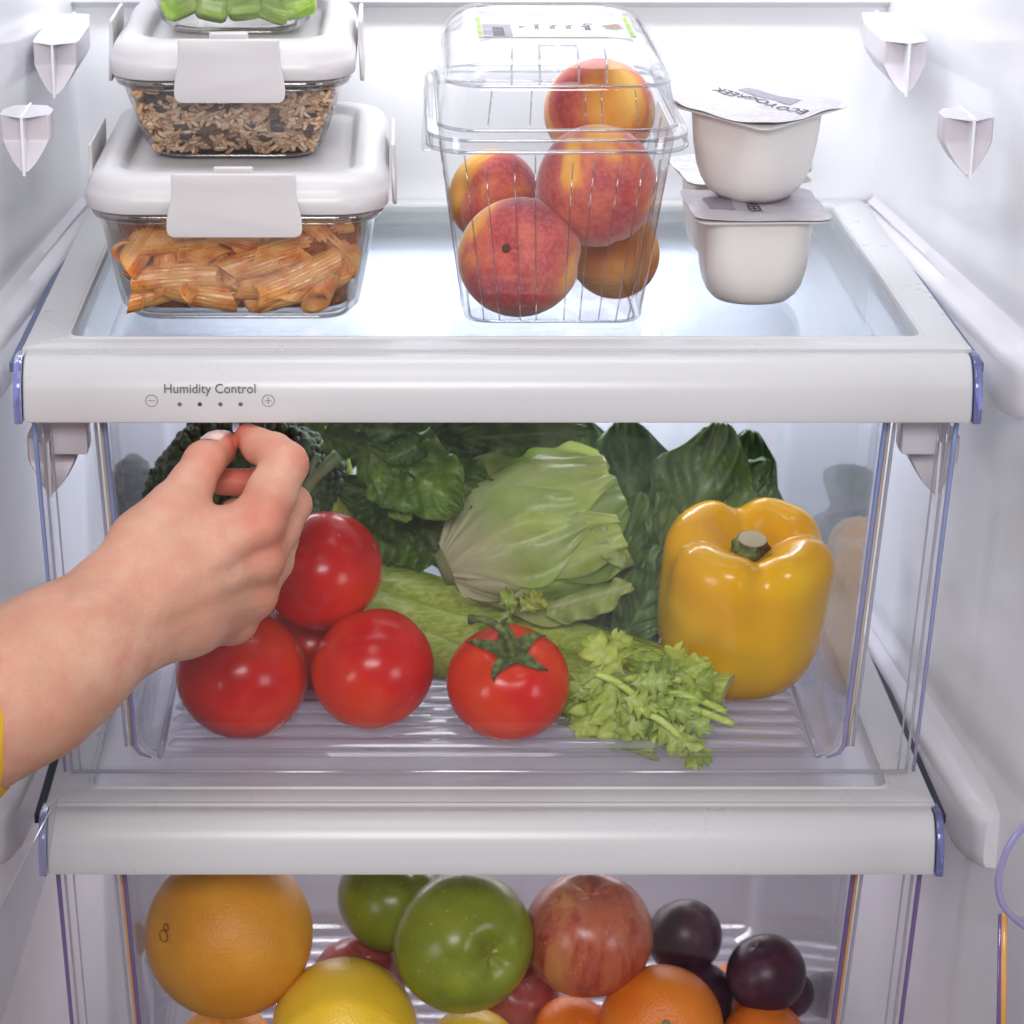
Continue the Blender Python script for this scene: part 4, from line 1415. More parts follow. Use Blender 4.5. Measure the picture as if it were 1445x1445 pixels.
# ---- spinach bunch at the rear left and centre, resting over the lettuce
spb = empty('spinach_bunch', P(560, 690, .18), 'dark green spinach bunch with crinkled leaves behind the top tomato', 'spinach')
SP = [  # base px, tip px, Y base, Y tip, width px, ruffle, cup, normal tilt
    (545, 640, 655, 722, .17, .135, 62, .16, .30, (.1, -1, .35)),
    (520, 630, 580, 735, .175, .15, 34, .20, .3, (-.4, -1, .2)),
    (600, 655, 712, 718, .19, .165, 40, .25, .25, (.2, -1, .5)),
    (600, 625, 545, 650, .165, .150, 22, .3, .3, (-.2, -1, .3)),
    (640, 690, 560, 660, .20, .155, 26, .3, .4, (0, -1, .6)),
    (455, 612, 530, 640, .20, .18, 30, .4, .3, (0, -1, .6)),
    (600, 610, 470, 605, .23, .21, 40, .3, .3, (0, -1, .4)),
    (560, 610, 660, 640, .22, .19, 56, .25, .3, (.2, -1, .4)),
    (620, 640, 750, 590, .22, .20, 60, .2, .3, (.1, -1, .1)),
    (650, 620, 830, 606, .20, .17, 30, .35, .3, (.1, -1, .6)),
    (600, 700, 480, 690, .24, .22, 60, .2, .3, (-.2, -1, .1)),
    (520, 720, 660, 770, .25, .235, 60, .2, .3, (.1, -1, -.1)),
    (480, 760, 600, 780, .26, .24, 50, .2, .3, (.1, -1, .2)),
    (640, 600, 690, 690, .24, .22, 60, .2, .3, (.1, -1, .2)),
    (560, 760, 660, 700, .27, .26, 70, .2, .3, (0, -1, .1)),
    (700, 770, 640, 660, .28, .27, 70, .2, .3, (0, -1, .1)),
    (420, 590, 500, 660, .26, .25, 55, .2, .3, (0, -1, .1)),
    (700, 650, 560, 590, .27, .26, 60, .2, .3, (0, -1, .2)),
]
for k, (bx, by, tx, ty, yb, yt, wpx, ruf, cu_, nn) in enumerate(SP):
    b_, t_ = P(bx, by, yb), P(tx, ty, yt)
    leaf('leaf', b_, t_, nn, wpx / ppm(b_), M['spinach'], spb, 30 + k, ruffle=ruf, cup=cu_, curl=.18, freq=6 + k % 4, quilt=.085, nu=34, nv=19)
ps = curve([P(420, 712, .155), P(436, 684, .155), P(455, 664, .155), P(478, 642, .158)], 4)
obj('stem', *tube(ps, [8 / 2150 + .0012 * abs(i - 6) / 6 for i in range(len(ps))], 10), M['green_stem'], spb)
obj('stem', *tube(curve([P(441, 680, .156), P(440, 660, .156), P(449, 641, .158)], 4), .0022, 8), M['green_stem'], spb)
for k, (x0, y0, x1, y1) in enumerate(((448, 760, 430, 620), (470, 770, 462, 660), (500, 790, 470, 600), (420, 800, 400, 640))):
    obj('stem', *tube(curve([P(x0, y0, .24), P((x0 + x1) / 2 + 6, (y0 + y1) / 2, .235), P(x1, y1, .24)], 4), .0062, 10), M['stalk'], spb)

# ---- lettuce head in the centre
lt = empty('lettuce_head', P(770, 770, .19), 'pale green lettuce head lying on its side in the middle of the drawer', 'lettuce')
lb, ltip = P(632, 800, .165), P(872, 700, .19)
ax = (ltip - lb); LL = ax.length; ax.normalize()
side = ax.cross(Vector((0, -1, 0))).normalized()          # roughly up/down in the picture
towards = side.cross(ax).normalized()
if towards.y > 0: towards = -towards
if side.z < 0: side = -side


def shell(az, span, u1, rad, ruff, seed, mat, fold=0, name='leaf'):
    rr = random.Random(seed); p1, p2, p3 = [rr.uniform(0, 6.3) for _ in range(3)]
    nu, nv = 34, 31
    V, vn = [], []
    for i in range(nu):
        u = i / (nu - 1)
        uu = u * u1
        for j in range(nv):
            v = j / (nv - 1) * 2 - 1
            edge_u = u ** 6
            wd = span * (.55 + .45 * math.sin(math.pi * min(1, u * .9 + .08))) * (1 - .35 * edge_u * v * v)
            a = az + R(wd) * v + .05 * math.sin(4 * u + p1)
            prof = math.sin(math.pi * min(.99, uu * .86 + .035)) ** .58
            r_ = rad * prof
            e = max(abs(v) ** 5, u ** 7)
            r_ += e * ruff * (1.1 + math.sin(v * 7 + p2) * .8 + .6 * math.sin(u * 11 + p3) + .5 * math.sin(v * 17 + u * 9 + p1))
            r_ += rad * .007 * math.sin((v * 2.4 + .3 * math.sin(5 * u)) * 6 + p3) * u
            r_ += rad * .05 * noise.noise(Vector((u * 3, v * 3, seed)))
            ribs = max(math.exp(-(v / .05) ** 2), .8 * math.exp(-((abs(v) - .42 * u - .05) / .035) ** 2), .6 * math.exp(-((abs(v) - .85 * u * u - .02) / .03) ** 2))
            r_ += rad * .028 * ribs * (1 - u)
            x = uu * LL + fold * e * .01
            V.append(lb + ax * x + side * (r_ * math.sin(a)) + towards * (r_ * math.cos(a)))
            vn.append(min(1, .55 * ribs * (1 - .6 * u) + 1.15 * max(0, 1 - u * 2.0)))
    Fc = [(i * nv + j, (i + 1) * nv + j, (i + 1) * nv + j + 1, i * nv + j + 1) for i in range(nu - 1) for j in range(nv - 1)]
    return obj(name, V, Fc, mat, lt, attrs={'vein': vn})


h_ = 106 / ppm(P(770, 770, .17))
shell(R(20), 80, 1.0, h_ * .90, .003, 11, M['lettuce'])
shell(R(100), 80, 1.0, h_ * .90, .003, 12, M['lettuce'])
shell(R(180), 80, 1.0, h_ * .9, .003, 13, M['lettuce'])
shell(R(270), 80, 1.0, h_ * .90, .003, 14, M['lettuce'])
shell(R(58), 52, .97, h_ * .98, .006, 15, M['lettuce'])
shell(R(-12), 50, .90, h_ * 1.02, .006, 16, M['lettuce'])
shell(R(-62), 44, .92, h_ * 1.05, .008, 17, M['lettuce'])
shell(R(24), 40, .72, h_ * 1.07, .005, 18, M['lettuce'])
leaf('leaf', P(770, 858, .14), P(893, 826, .125), (.1, -1, .9), 30 / 2150, M['lettuce'], lt, 77, ruffle=.35, cup=-.6, curl=.1, quilt=.03)
leaf('leaf', P(845, 730, .14), P(878, 800, .14), (.7, -1, .2), 26 / 2150, M['lettuce'], lt, 78, ruffle=.25, cup=-.4, curl=.1, quilt=.03)
ps = [lb - ax * .006, lb + ax * .01, lb + ax * .03]
obj('base', *tube(ps, [h_ * .22, h_ * .34, h_ * .4], 16), M['lettuce_pale'], lt)

# ---- broad dark leaves at the rear right
cb = empty('chard_bunch', P(960, 760, .22), 'large dark green chard leaves standing behind the yellow pepper', 'chard')
CH = [
    (900, 870, 880, 590, .22, .24, 88, .12, .2, (.05, -1, .1)),
    (930, 880, 1020, 600, .20, .215, 92, .16, .2, (.1, -1, .15)),
    (960, 860, 1085, 650, .21, .225, 62, .22, .25, (.35, -1, .1)),
    (850, 880, 905, 690, .185, .175, 46, .2, .4, (-.2, -1, .3)),
    (935, 850, 930, 690, .18, .165, 34, .2, .5, (.3, -1, .3)),
    (880, 900, 960, 770, .17, .155, 50, .2, .3, (.1, -1, .2)),
    (830, 860, 820, 590, .25, .26, 70, .15, .3, (-.1, -1, .1)),
    (980, 900, 900, 780, .2, .19, 60, .2, .3, (0, -1, .1)),
    (830, 890, 900, 830, .19, .18, 60, .2, .3, (0, -1, .2)),
    (950, 900, 960, 640, .25, .26, 100, .15, .2, (0, -1, .1)),
    (1000, 880, 1060, 610, .26, .265, 70, .2, .2, (0, -1, .1)),
]
for k, (bx, by, tx, ty, yb, yt, wpx, ruf, cu_, nn) in enumerate(CH):
    b_, t_ = P(bx, by, yb), P(tx, ty, yt)
    leaf('leaf', b_, t_, nn, wpx / ppm(b_), M['chard'], cb, 60 + k, ruffle=ruf, cup=cu_, curl=.12, freq=8, quilt=.11, nu=40, nv=23, tipw=1.0)

# ---- celery bunch lying from rear left to front right
ce = empty('celery_bunch', P(780, 930, .15), 'celery bunch lying diagonally with pale leaves and cut ends at its front right', 'celery')


def stalk(p0, p1, r_, up, bend, seed):
    p0, p1, up = Vector(p0), Vector(p1), Vector(up)
    t_ = (p1 - p0).normalized(); L = (p1 - p0).length
    up = (up - t_ * up.dot(t_)).normalized(); sd = t_.cross(up)
    mb = MB()
    n = 17
    rings = 14
    V = []
    for i in range(rings):
        u = i / (rings - 1)
        c_ = p0 + t_ * (u * L) + up * (bend * math.sin(math.pi * u))
        s_ = r_ * (1.0 - .18 * u + .03 * math.sin(5 * u + seed))
        for j in range(n):          # crescent section, ribbed outside
            a = math.pi * (j / (n - 1) * 1.24 - .12)
            q = s_ * (1 + .035 * math.cos(j * math.pi))
            V.append(c_ + sd * (q * math.cos(a)) + up * (q * math.sin(a) * .82))
        for j in range(n):
            a = math.pi * (1 - j / (n - 1)) * 1.24 - math.pi * .12
            q = s_ * .62
            V.append(c_ + sd * (q * 1.25 * math.cos(a)) + up * (q * math.sin(a) * .62 - s_ * .06))
    m_ = 2 * n
    Fc = []
    for i in range(rings - 1):
        for j in range(m_):
            Fc.append((i * m_ + j, i * m_ + (j + 1) % m_, (i + 1) * m_ + (j + 1) % m_, (i + 1) * m_ + j))
    o = obj('stalk', V, Fc, M['stalk'], ce)
    for i in (0, rings - 1):
        c0 = V[i * m_:(i + 1) * m_]
        Vc = [p_ + t_ * (.0003 if i else -.0003) for p_ in c0]
        e = obj('cut_end', Vc, [tuple((j, j + 1, m_ - 2 - j, m_ - 1 - j)) for j in range(n - 1)], M['stalk_cut'], None)
        e.parent = o
        for v in e.data.vertices: v.co -= world_loc(o)
    return o


zf = -.2885
def on(px, py, Y, dz=0): return P(px, py, Y)
stalk(P(505, 812, .255), P(1030, 975, .098), .0165, (.1, -.55, 1), .004, 1)
stalk(P(500, 850, .235), P(985, 1010, .082), .0165, (-.1, -.8, .8), .003, 2)
stalk(P(510, 885, .215), P(935, 1048, .056), .0155, (-.2, -.9, .5), .002, 3)
stalk(P(520, 835, .265), P(1000, 950, .125), .0150, (0, -.2, 1), .003, 4)
stalk(P(540, 905, .235), P(960, 1040, .082), .0140, (-.2, -1, .2), .002, 5)
stalk(P(560, 860, .250), P(1010, 1000, .100), .0130, (0, -1, .4), .003, 6)
LF = [  # celery leaf clusters: base px, tip px, Y, width px
    (850, 960, 822, 1042, .058, 30), (860, 955, 870, 1050, .055, 32), (850, 940, 812, 985, .060, 28), (880, 950, 830, 905, .066, 30),
    (870, 945, 872, 895, .070, 26), (905, 955, 915, 915, .070, 24), (920, 970, 962, 912, .070, 26), (930, 965, 995, 935, .066, 24),
    (940, 985, 1008, 950, .062, 26), (935, 1000, 985, 985, .056, 24), (900, 985, 935, 1040, .050, 24), (920, 1000, 960, 1060, .046, 22),
    (945, 1000, 1000, 1030, .050, 20), (900, 990, 885, 1042, .052, 24), (880, 985, 925, 1000, .048, 22), (905, 1005, 945, 985, .046, 20),
    (960, 1030, 985, 1083, .040, 20), (955, 1035, 1000, 1075, .042, 18), (890, 965, 945, 960, .058, 24), (870, 975, 905, 1035, .050, 22),
    (840, 950, 806, 1015, .064, 22), (925, 990, 975, 1010, .050, 18), (845, 945, 850, 1010, .058, 26), (910, 960, 955, 940, .066, 22), (720, 860, 690, 905, .118, 26), (730, 850, 705, 850, .12, 20), (735, 862, 765, 840, .118, 20)]
for k, (bx, by, tx, ty, Y, wpx) in enumerate(LF):
    b_ = P(bx, by, Y + .006); t_ = P(tx, ty, Y)
    rr = random.Random(k)
    leaf('leaf', b_, t_, (rr.uniform(-.5, .5), -1, rr.uniform(.1, 1.0)), wpx / ppm(b_) * 1.15, M['celery_leaf'], ce, 200 + k, ruffle=.16, cup=rr.uniform(-.25, .45), curl=.22, freq=5, jag=3.6, quilt=.05, nu=37, nv=9, tipw=1.05)
for k, (x0, y0, x1, y1, Y) in enumerate(((905, 985, 1035, 1022, .056), (930, 975, 1025, 1005, .060), (880, 960, 960, 960, .066), (840, 950, 905, 990, .058), (900, 1000, 965, 1045, .046))):
    obj('stem', *tube(curve([P(x0, y0, Y + .004), P((x0 + x1) / 2, (y0 + y1) / 2 - 6, Y), P(x1, y1, Y)], 4), .0026, 8), M['stalk'], ce)
# ================================================================ fruit in the lower drawer
def fruit_ball(name, px, py, Y, rpx, rot, mat, label, cat, sq=1.0, top=.0, bot=.0, lob=0, seed=0, group=None, topw=.35):
    c = P(px, py, Y); r = rpx / ppm(c)
    def fn(u, v):
        th, ph = math.pi * u, 2 * math.pi * v
        q = r * (1 + lob * math.sin(5 * ph + seed) * (1 - math.sin(th)) + .01 * math.sin(2 * ph + seed) + .008 * math.sin(3 * th + seed))
        q *= 1 - top * math.exp(-(th / topw) ** 2) - bot * math.exp(-((math.pi - th) / (topw * .9)) ** 2)
        return (q * math.sin(th) * math.cos(ph), q * math.sin(th) * math.sin(ph), q * math.cos(th) * sq)
    o = obj(name, *grid(fn, 36, 52, wv=True), mat, None, local=True)
    o.location = c; o.rotation_euler = rot
    tag(o, label, cat, group)
    o['_r'] = r
    return o, r


def peel(name, lo, mid, hi, rough, pore=900, amt=.35):
    m = pbr(name, mid, rough, sss=.08, sss_r=(1, .5, .1), sss_scale=.004, spec=.45)
    nt = m.node_tree
    f = noise_fac(nt, 14, 3, .55)
    f2 = noise_fac(nt, 120, 4, .6)
    base = ramp(nt, f, [(.3, lo), (.5, mid), (.7, hi)])
    colour(m, mixc(nt, ramp(nt, f2, [(.70, (0, 0, 0)), (.82, (.55, .55, .55))]), base, tuple(x * .35 for x in mid)))
    tc = nd(nt, 'ShaderNodeTexCoord'); vo = nd(nt, 'ShaderNodeTexVoronoi', i_Scale=pore)
    nt.links.new(tc.outputs['Object'], vo.inputs['Vector'])
    bump(m, vo.outputs['Distance'], amt, .0008)
    return m


M['grapefruit'] = peel('grapefruit peel', (.66, .26, .02), (.74, .33, .03), (.80, .42, .05), .42, 520, .4)
M['orange'] = peel('orange peel', (.62, .13, .008), (.72, .18, .012), (.78, .25, .02), .36, 600, .4)
M['lemon'] = peel('lemon peel', (.66, .42, .02), (.76, .50, .03), (.80, .56, .06), .33, 480, .35)


def apple_mat(name, lo, mid, hi, streak, dots):
    m = pbr(name, mid, .28, coat=.05, spec=.4, sss=.06, sss_scale=.004)
    nt = m.node_tree
    f = noise_fac(nt, 26, 4, .6, (1, 1, .22)); f2 = noise_fac(nt, 75, 4, .65, (1, 1, .12))
    base = ramp(nt, f, [(.3, lo), (.5, mid), (.7, hi)])
    c_ = mixc(nt, ramp(nt, f2, [(.5, (0, 0, 0)), (.66, (.8, .8, .8))]), base, streak)
    f3 = noise_fac(nt, 420, 1)
    colour(m, mixc(nt, ramp(nt, f3, [(.70, (0, 0, 0)), (.76, (.6, .6, .6))]), c_, dots))
    return m


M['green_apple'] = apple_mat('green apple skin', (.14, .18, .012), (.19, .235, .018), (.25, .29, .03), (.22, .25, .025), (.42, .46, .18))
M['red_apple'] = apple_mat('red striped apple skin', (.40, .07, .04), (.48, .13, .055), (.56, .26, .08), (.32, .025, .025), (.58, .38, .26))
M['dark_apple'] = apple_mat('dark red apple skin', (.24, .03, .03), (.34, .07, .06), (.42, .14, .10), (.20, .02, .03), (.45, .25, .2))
m = M['plum'] = pbr('dark plum skin', (.045, .012, .025), .36, coat=.0, spec=.35)
nt = m.node_tree
colour(m, ramp(nt, noise_fac(nt, 30, 4, .6), [(.35, (.022, .006, .014)), (.55, (.06, .014, .028)), (.72, (.10, .045, .07))]))
M['scar'] = pbr('brown scar', (.22, .12, .04), .7)
M['navel'] = pbr('dark stem scar', (.16, .07, .02), .8)

gf, r = fruit_ball('grapefruit', 323, 1318, .075, 120, (R(20), R(-58), 0), M['grapefruit'], 'big orange grapefruit with a small navel scar at the left of the fruit drawer', 'grapefruit', .96, .03, .03)
mb = MB()      # ring shaped navel scar on the peel
for rr_, oz in ((.0048, 0), (.0028, .0062)):
    ps = []
    for k in range(14):
        a = 2 * math.pi * k / 14
        x, y = rr_ * math.cos(a), rr_ * .8 * math.sin(a) + oz
        z = math.sqrt(max(0, (r * .985) ** 2 - x * x - y * y)) * .965
        ps.append((x, y, z))
    mb.add(*tube(ps + ps[:1], .0004, 5, cap=False))
nv_ = obj('navel_scar', mb.V, mb.F, M['navel'], None, local=True); nv_.parent = gf
# turn that pole towards the camera's left
gf.rotation_euler = (R(72), 0, R(-52))
fruit_ball('lemon', 487, 1456, .045, 106, (0, R(80), R(10)), M['lemon'], 'yellow grapefruit sized citrus between the big grapefruit and the green apple', 'citrus', .98, .02, .02)
ga, r = fruit_ball('green_apple', 655, 1330, .06, 101, (R(78), 0, R(30)), M['green_apple'], 'green apple in front with its blossom end facing out', 'apple', .90, .26, .20, .02, 1)
def dimp(o, r, sgn, mat, rad=.004):
    V, Fc = grid(lambda u, v: (rad * math.sin(math.pi * u) * math.cos(6.283 * v), rad * math.sin(math.pi * u) * math.sin(6.283 * v), sgn * r * .70 * .92 + .0018 * math.cos(math.pi * u)), 8, 10, wv=True)
    c_ = obj('blossom_end', V, Fc, mat, None, local=True); c_.parent = o
dimp(ga, r, 1, M['scar'])
fruit_ball('green_apple', 553, 1268, .12, 78, (R(10), R(20), 0), M['green_apple'], 'darker green apple half hidden behind the front green apple', 'apple', .95, .2, .1, .02, 4)
ra, r = fruit_ball('red_apple', 830, 1318, .085, 91, (R(12), R(-6), R(30)), M['red_apple'], 'red striped apple beside the front green apple', 'apple', .97, .16, .12, .02, 2)
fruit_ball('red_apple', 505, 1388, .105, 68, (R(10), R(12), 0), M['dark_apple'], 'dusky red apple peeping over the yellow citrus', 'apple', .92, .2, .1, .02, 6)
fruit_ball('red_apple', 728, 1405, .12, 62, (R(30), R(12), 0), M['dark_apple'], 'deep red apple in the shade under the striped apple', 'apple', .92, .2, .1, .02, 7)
fruit_ball('plum', 966, 1322, .12, 53, (R(10), R(20), 0), M['plum'], 'dark plum touching the striped apple', 'plum', 1.02, .06, .0)
fruit_ball('plum', 1081, 1374, .085, 57, (R(10), R(-20), 0), M['plum'], 'dark plum nearest the drawer\'s right wall, in front of another plum', 'plum', .95, .06, .0)
fruit_ball('plum', 1113, 1402, .105, 36, (R(10), R(-20), 0), M['plum'], 'plum almost hidden behind the right plum', 'plum', .95, .06, .0)
fruit_ball('plum', 985, 1408, .095, 52, (R(10), R(-20), 0), M['plum'], 'plum behind the big front orange', 'plum', .95, .06, .0)
o, r = fruit_ball('orange', 932, 1450, .055, 89, (R(55), 0, R(0)), M['orange'], 'big front orange with its stem button facing out', 'orange', .96, .05, .03)
V, Fc = grid(lambda u, v: (.0034 * math.sin(math.pi * u) * math.cos(6.283 * v), .0034 * math.sin(math.pi * u) * math.sin(6.283 * v), r * .905 + .0016 * math.cos(math.pi * u)), 8, 10, wv=True)
st = obj('stem_button', V, Fc, M['green_stem'], None, local=True); st.parent = o
fruit_ball('orange', 806, 1465, .085, 60, (R(40), 0, R(20)), M['orange'], 'small orange low under the striped apple', 'orange', .96, .04, .03)
fruit_ball('orange', 1078, 1472, .065, 62, (R(20), 0, R(60)), M['orange'], 'orange low under the right plum', 'orange', .96, .04, .03)
fruit_ball('orange', 1030, 1398, .14, 38, (R(20), 0, R(60)), M['orange'], 'orange showing as a sliver between two plums', 'orange', .96, .04, .03)
fruit_ball('orange', 318, 1492, .09, 76, (R(20), 0, R(10)), M['grapefruit'], 'orange fruit low under the big grapefruit', 'orange', .96, .04, .03)
fruit_ball('lemon', 665, 1492, .06, 70, (0, R(80), R(60)), M['lemon'], 'yellow citrus low under the front green apple', 'citrus', .98, .02, .02)
# lower layer carrying them, mostly below the frame
for k, (x, y, Y, rr_) in enumerate(((330, 1620, .06, 85), (500, 1610, .08, 85), (660, 1640, .06, 80), (800, 1610, .09, 80), (940, 1640, .06, 85), (1080, 1620, .07, 80))):
    fruit_ball('orange', x, y, Y, rr_, (k, k * 2, 0), M['orange'], 'orange in the bottom layer of the fruit drawer', 'orange', .96, .04, .03, group='oranges in the bottom layer')
# ================================================================ hand and forearm (one continuous skin surface)
def J(px, py, Y, rpx):
    p = P(px, py, Y)
    return np.array(p), rpx / ppm(p)


CH_ = []        # chains: (blend with the body, [joints])
FORE = [J(-190, 1062, -.200, 116), J(-60, 1012, -.172, 110), J(40, 962, -.150, 103), J(110, 912, -.130, 88), J(165, 872, -.112, 74)]
PALM = [
    [J(160, 848, -.112, 58), J(235, 800, -.095, 50), J(300, 765, -.080, 44), J(364, 736, -.066, 37)],
    [J(168, 866, -.112, 60), J(250, 826, -.094, 52), J(364, 790, -.064, 35)],
    [J(178, 880, -.110, 58), J(262, 852, -.090, 54), J(352, 838, -.058, 36)],
    [J(192, 892, -.108, 52), J(262, 872, -.088, 52), J(322, 872, -.052, 36)],
    [J(190, 850, -.085, 52), J(260, 825, -.060, 48), J(330, 815, -.040, 36)],            # palm side bulk
]
THENAR = [J(170, 825, -.105, 52), J(205, 768, -.088, 46), J(247, 722, -.072, 38)]
THUMB = [J(205, 768, -.088, 46), J(247, 722, -.074, 39), J(270, 684, -.058, 31.5), J(288, 652, -.043, 28.5), J(307, 634, -.028, 24), J(317, 627, -.021, 19)]
INDEX = [J(364, 736, -.066, 37), J(384, 694, -.062, 35), J(402, 655, -.054, 32), J(386, 638, -.044, 26.5), J(366, 630, -.034, 24), J(350, 617, -.023, 20)]
MIDDLE = [J(364, 790, -.062, 35), J(392, 746, -.046, 31), J(413, 712, -.032, 26), J(392, 690, -.026, 23), J(366, 682, -.023, 21), J(312, 680, -.022, 19)]
RING = [J(352, 838, -.058, 35), J(385, 792, -.036, 28), J(396, 760, -.026, 24), J(370, 735, -.022, 21), J(330, 722, -.022, 19)]
PINKY = [J(322, 872, -.052, 35), J(352, 838, -.032, 26), J(368, 806, -.024, 22), J(345, 778, -.022, 19), J(315, 765, -.022, 17)]
allp = [j for ch in [FORE, THENAR, THUMB, INDEX, MIDDLE, RING, PINKY] + PALM for j in ch]
lo = np.min([p - r * 1.3 for p, r in allp], axis=0); hi = np.max([p + r * 1.3 for p, r in allp], axis=0)
HR = .00135
dims = np.ceil((hi - lo) / HR).astype(int) + 2
gx, gy, gz = [lo[i] + HR * np.arange(dims[i], dtype=np.float32) for i in range(3)]
G = np.stack(np.meshgrid(gx, gy, gz, indexing='ij'), -1).astype(np.float32)


def cap(a, ra, b, rb, Q=None):
    Q = G if Q is None else Q
    ab = (b - a).astype(np.float32); L2 = float(ab @ ab)
    d = Q - a.astype(np.float32)
    t = np.clip((d @ ab) / L2, 0, 1)
    d = d - t[..., None] * ab
    return np.sqrt((d * d).sum(-1)) - (ra + (rb - ra) * t).astype(np.float32)


def smin(a, b, k):
    h = np.clip(.5 + .5 * (b - a) / k, 0, 1)
    return b + (a - b) * h - k * h * (1 - h)


def chain(js, k=.004, Q=None):
    d = None
    for (a, ra), (b, rb) in zip(js[:-1], js[1:]):
        c_ = cap(a, ra, b, rb, Q)
        d = c_ if d is None else smin(d, c_, k)
    return d


def hand_sdf(Q=None):
    body = chain(FORE, .02, Q)
    for ch in PALM: body = smin(body, chain(ch, .008, Q), .014)
    body = smin(body, chain(THENAR, .010, Q), .014)
    # shallow knuckle pads and tendons on the back of the hand
    for (px, py, Y, r) in ((372, 742, -.078, 24), (376, 792, -.073, 22), (366, 842, -.066, 20), (338, 884, -.060, 18)):
        p, rr = J(px, py, Y, r)
        d = p.astype(np.float32)
        q = (Q if Q is not None else G) - d
        body = smin(body, np.sqrt((q * q).sum(-1)) - rr, .010)
    for t_ in ([J(205, 850, -.1285, 9), J(290, 800, -.1035, 8), J(368, 745, -.0800, 9)], [J(215, 866, -.129, 8), J(300, 828, -.1035, 7), J(370, 795, -.0765, 9)],
               [J(222, 886, -.1235, 7), J(290, 862, -.1025, 6), J(350, 845, -.075, 9)],
               [J(110, 870, -.150, 22), J(138, 858, -.138, 24), J(165, 858, -.130, 22)]):
        body = smin(body, chain(t_, .004, Q), .010)
    out = body
    for ch, k in ((THUMB, .007), (INDEX, .006), (MIDDLE, .006), (RING, .006), (PINKY, .006)):
        f_ = chain(ch, .0045, Q)
        out = np.minimum(out, smin(body, f_, k))
    return out


D = hand_sdf()


def surface_nets(D, lo, h):
    s = D < 0
    nx, ny, nz = D.shape
    c = np.zeros((nx - 1, ny - 1, nz - 1), dtype=np.int8)
    offs = [(i, j, k) for i in (0, 1) for j in (0, 1) for k in (0, 1)]
    for i, j, k in offs: c += s[i:nx - 1 + i, j:ny - 1 + j, k:nz - 1 + k]
    act = np.argwhere((c > 0) & (c < 8))
    idx = -np.ones(c.shape, dtype=np.int64)
    idx[tuple(act.T)] = np.arange(len(act))
    acc = np.zeros((len(act), 3)); cnt = np.zeros(len(act))
    vals = {o: D[act[:, 0] + o[0], act[:, 1] + o[1], act[:, 2] + o[2]] for o in offs}
    for a in offs:
        for ax in range(3):
            if a[ax] == 0:
                b = list(a); b[ax] = 1; b = tuple(b)
                va, vb = vals[a], vals[b]
                m_ = (va < 0) != (vb < 0)
                t = np.where(m_, va / np.where(m_, va - vb, 1), 0)
                p = np.array(a, float)[None, :].repeat(len(act), 0); p[:, ax] += t
                acc[m_] += p[m_]; cnt[m_] += 1
    V = (act + acc / cnt[:, None]) * h + lo
    Fc = []
    for ax in range(3):
        sl0 = [slice(None)] * 3; sl1 = [slice(None)] * 3
        sl0[ax] = slice(0, -1); sl1[ax] = slice(1, None)
        e = s[tuple(sl0)] != s[tuple(sl1)]
        pos = np.argwhere(e)
        b, d = [(1, 2), (2, 0), (0, 1)][ax]
        pos = pos[(pos[:, b] > 0) & (pos[:, d] > 0) & (pos[:, b] < c.shape[b]) & (pos[:, d] < c.shape[d]) & (pos[:, ax] < c.shape[ax])]
        q = []
        for ob, od in ((1, 1), (0, 1), (0, 0), (1, 0)):
            pp = pos.copy(); pp[:, b] -= ob; pp[:, d] -= od
            q.append(idx[tuple(pp.T)])
        q = np.stack(q, 1)
        flip = ~s[tuple(pos.T)]
        q[flip] = q[flip][:, ::-1]
        q = q[(q >= 0).all(1)]
        Fc.append(q)
    return V, np.concatenate(Fc)


hV, hF = surface_nets(D, lo, HR)
del D, G
# how red the skin is: finger ends, knuckles and the inside of the pinch
red = np.zeros(len(hV))
for px, py, Y, rp, amt in ((317, 627, -.025, 26, .9), (350, 617, -.026, 26, .9), (385, 640, -.05, 30, .45), (372, 740, -.075, 40, .8), (380, 792, -.07, 30, .7), (366, 845, -.066, 30, .5), (335, 885, -.06, 34, .5),
                           (338, 676, -.025, 44, 1.0), (285, 650, -.05, 30, .5), (428, 645, -.06, 26, .45), (412, 715, -.03, 30, .2), (300, 690, -.05, 24, .6), (230, 960, -.10, 60, .2)):
    p, r_ = J(px, py, Y, rp)
    red += amt * np.exp(-((hV - p) ** 2).sum(1) / (r_ * r_))
# weld-safe smoothing
eA = np.concatenate([hF[:, [0, 1]], hF[:, [1, 2]], hF[:, [2, 3]], hF[:, [3, 0]]])
for _ in range(3):
    s_ = np.zeros_like(hV); n_ = np.zeros(len(hV))
    np.add.at(s_, eA[:, 0], hV[eA[:, 1]]); np.add.at(n_, eA[:, 0], 1)
    hV = hV * .5 + .5 * s_ / np.maximum(n_, 1)[:, None]
m = M['skin'] = pbr('skin', (.62, .36, .26), .46, sss=.35, sss_r=(1, .36, .20), sss_scale=.005, spec=.4)
nt = m.node_tree
f = noise_fac(nt, 60, 4, .6); f2 = noise_fac(nt, 22, 3, .5)
base = ramp(nt, f2, [(.35, (.57, .30, .205)), (.65, (.67, .39, .28))])
base = mixc(nt, ramp(nt, f, [(.4, (0, 0, 0)), (.75, (.75, .75, .75))]), base, (.60, .25, .18))
colour(m, mixc(nt, attr(nt, 'red'), base, (.58, .13, .085)))
tc = nd(nt, 'ShaderNodeTexCoord'); vo = nd(nt, 'ShaderNodeTexVoronoi', i_Scale=900)
nt.links.new(tc.outputs['Object'], vo.inputs['Vector'])
nz = noise_fac(nt, 260, 4, .65, (1, 1, 1.6))
ad = nd(nt, 'ShaderNodeMath', operation='MULTIPLY_ADD', i_1=.45)
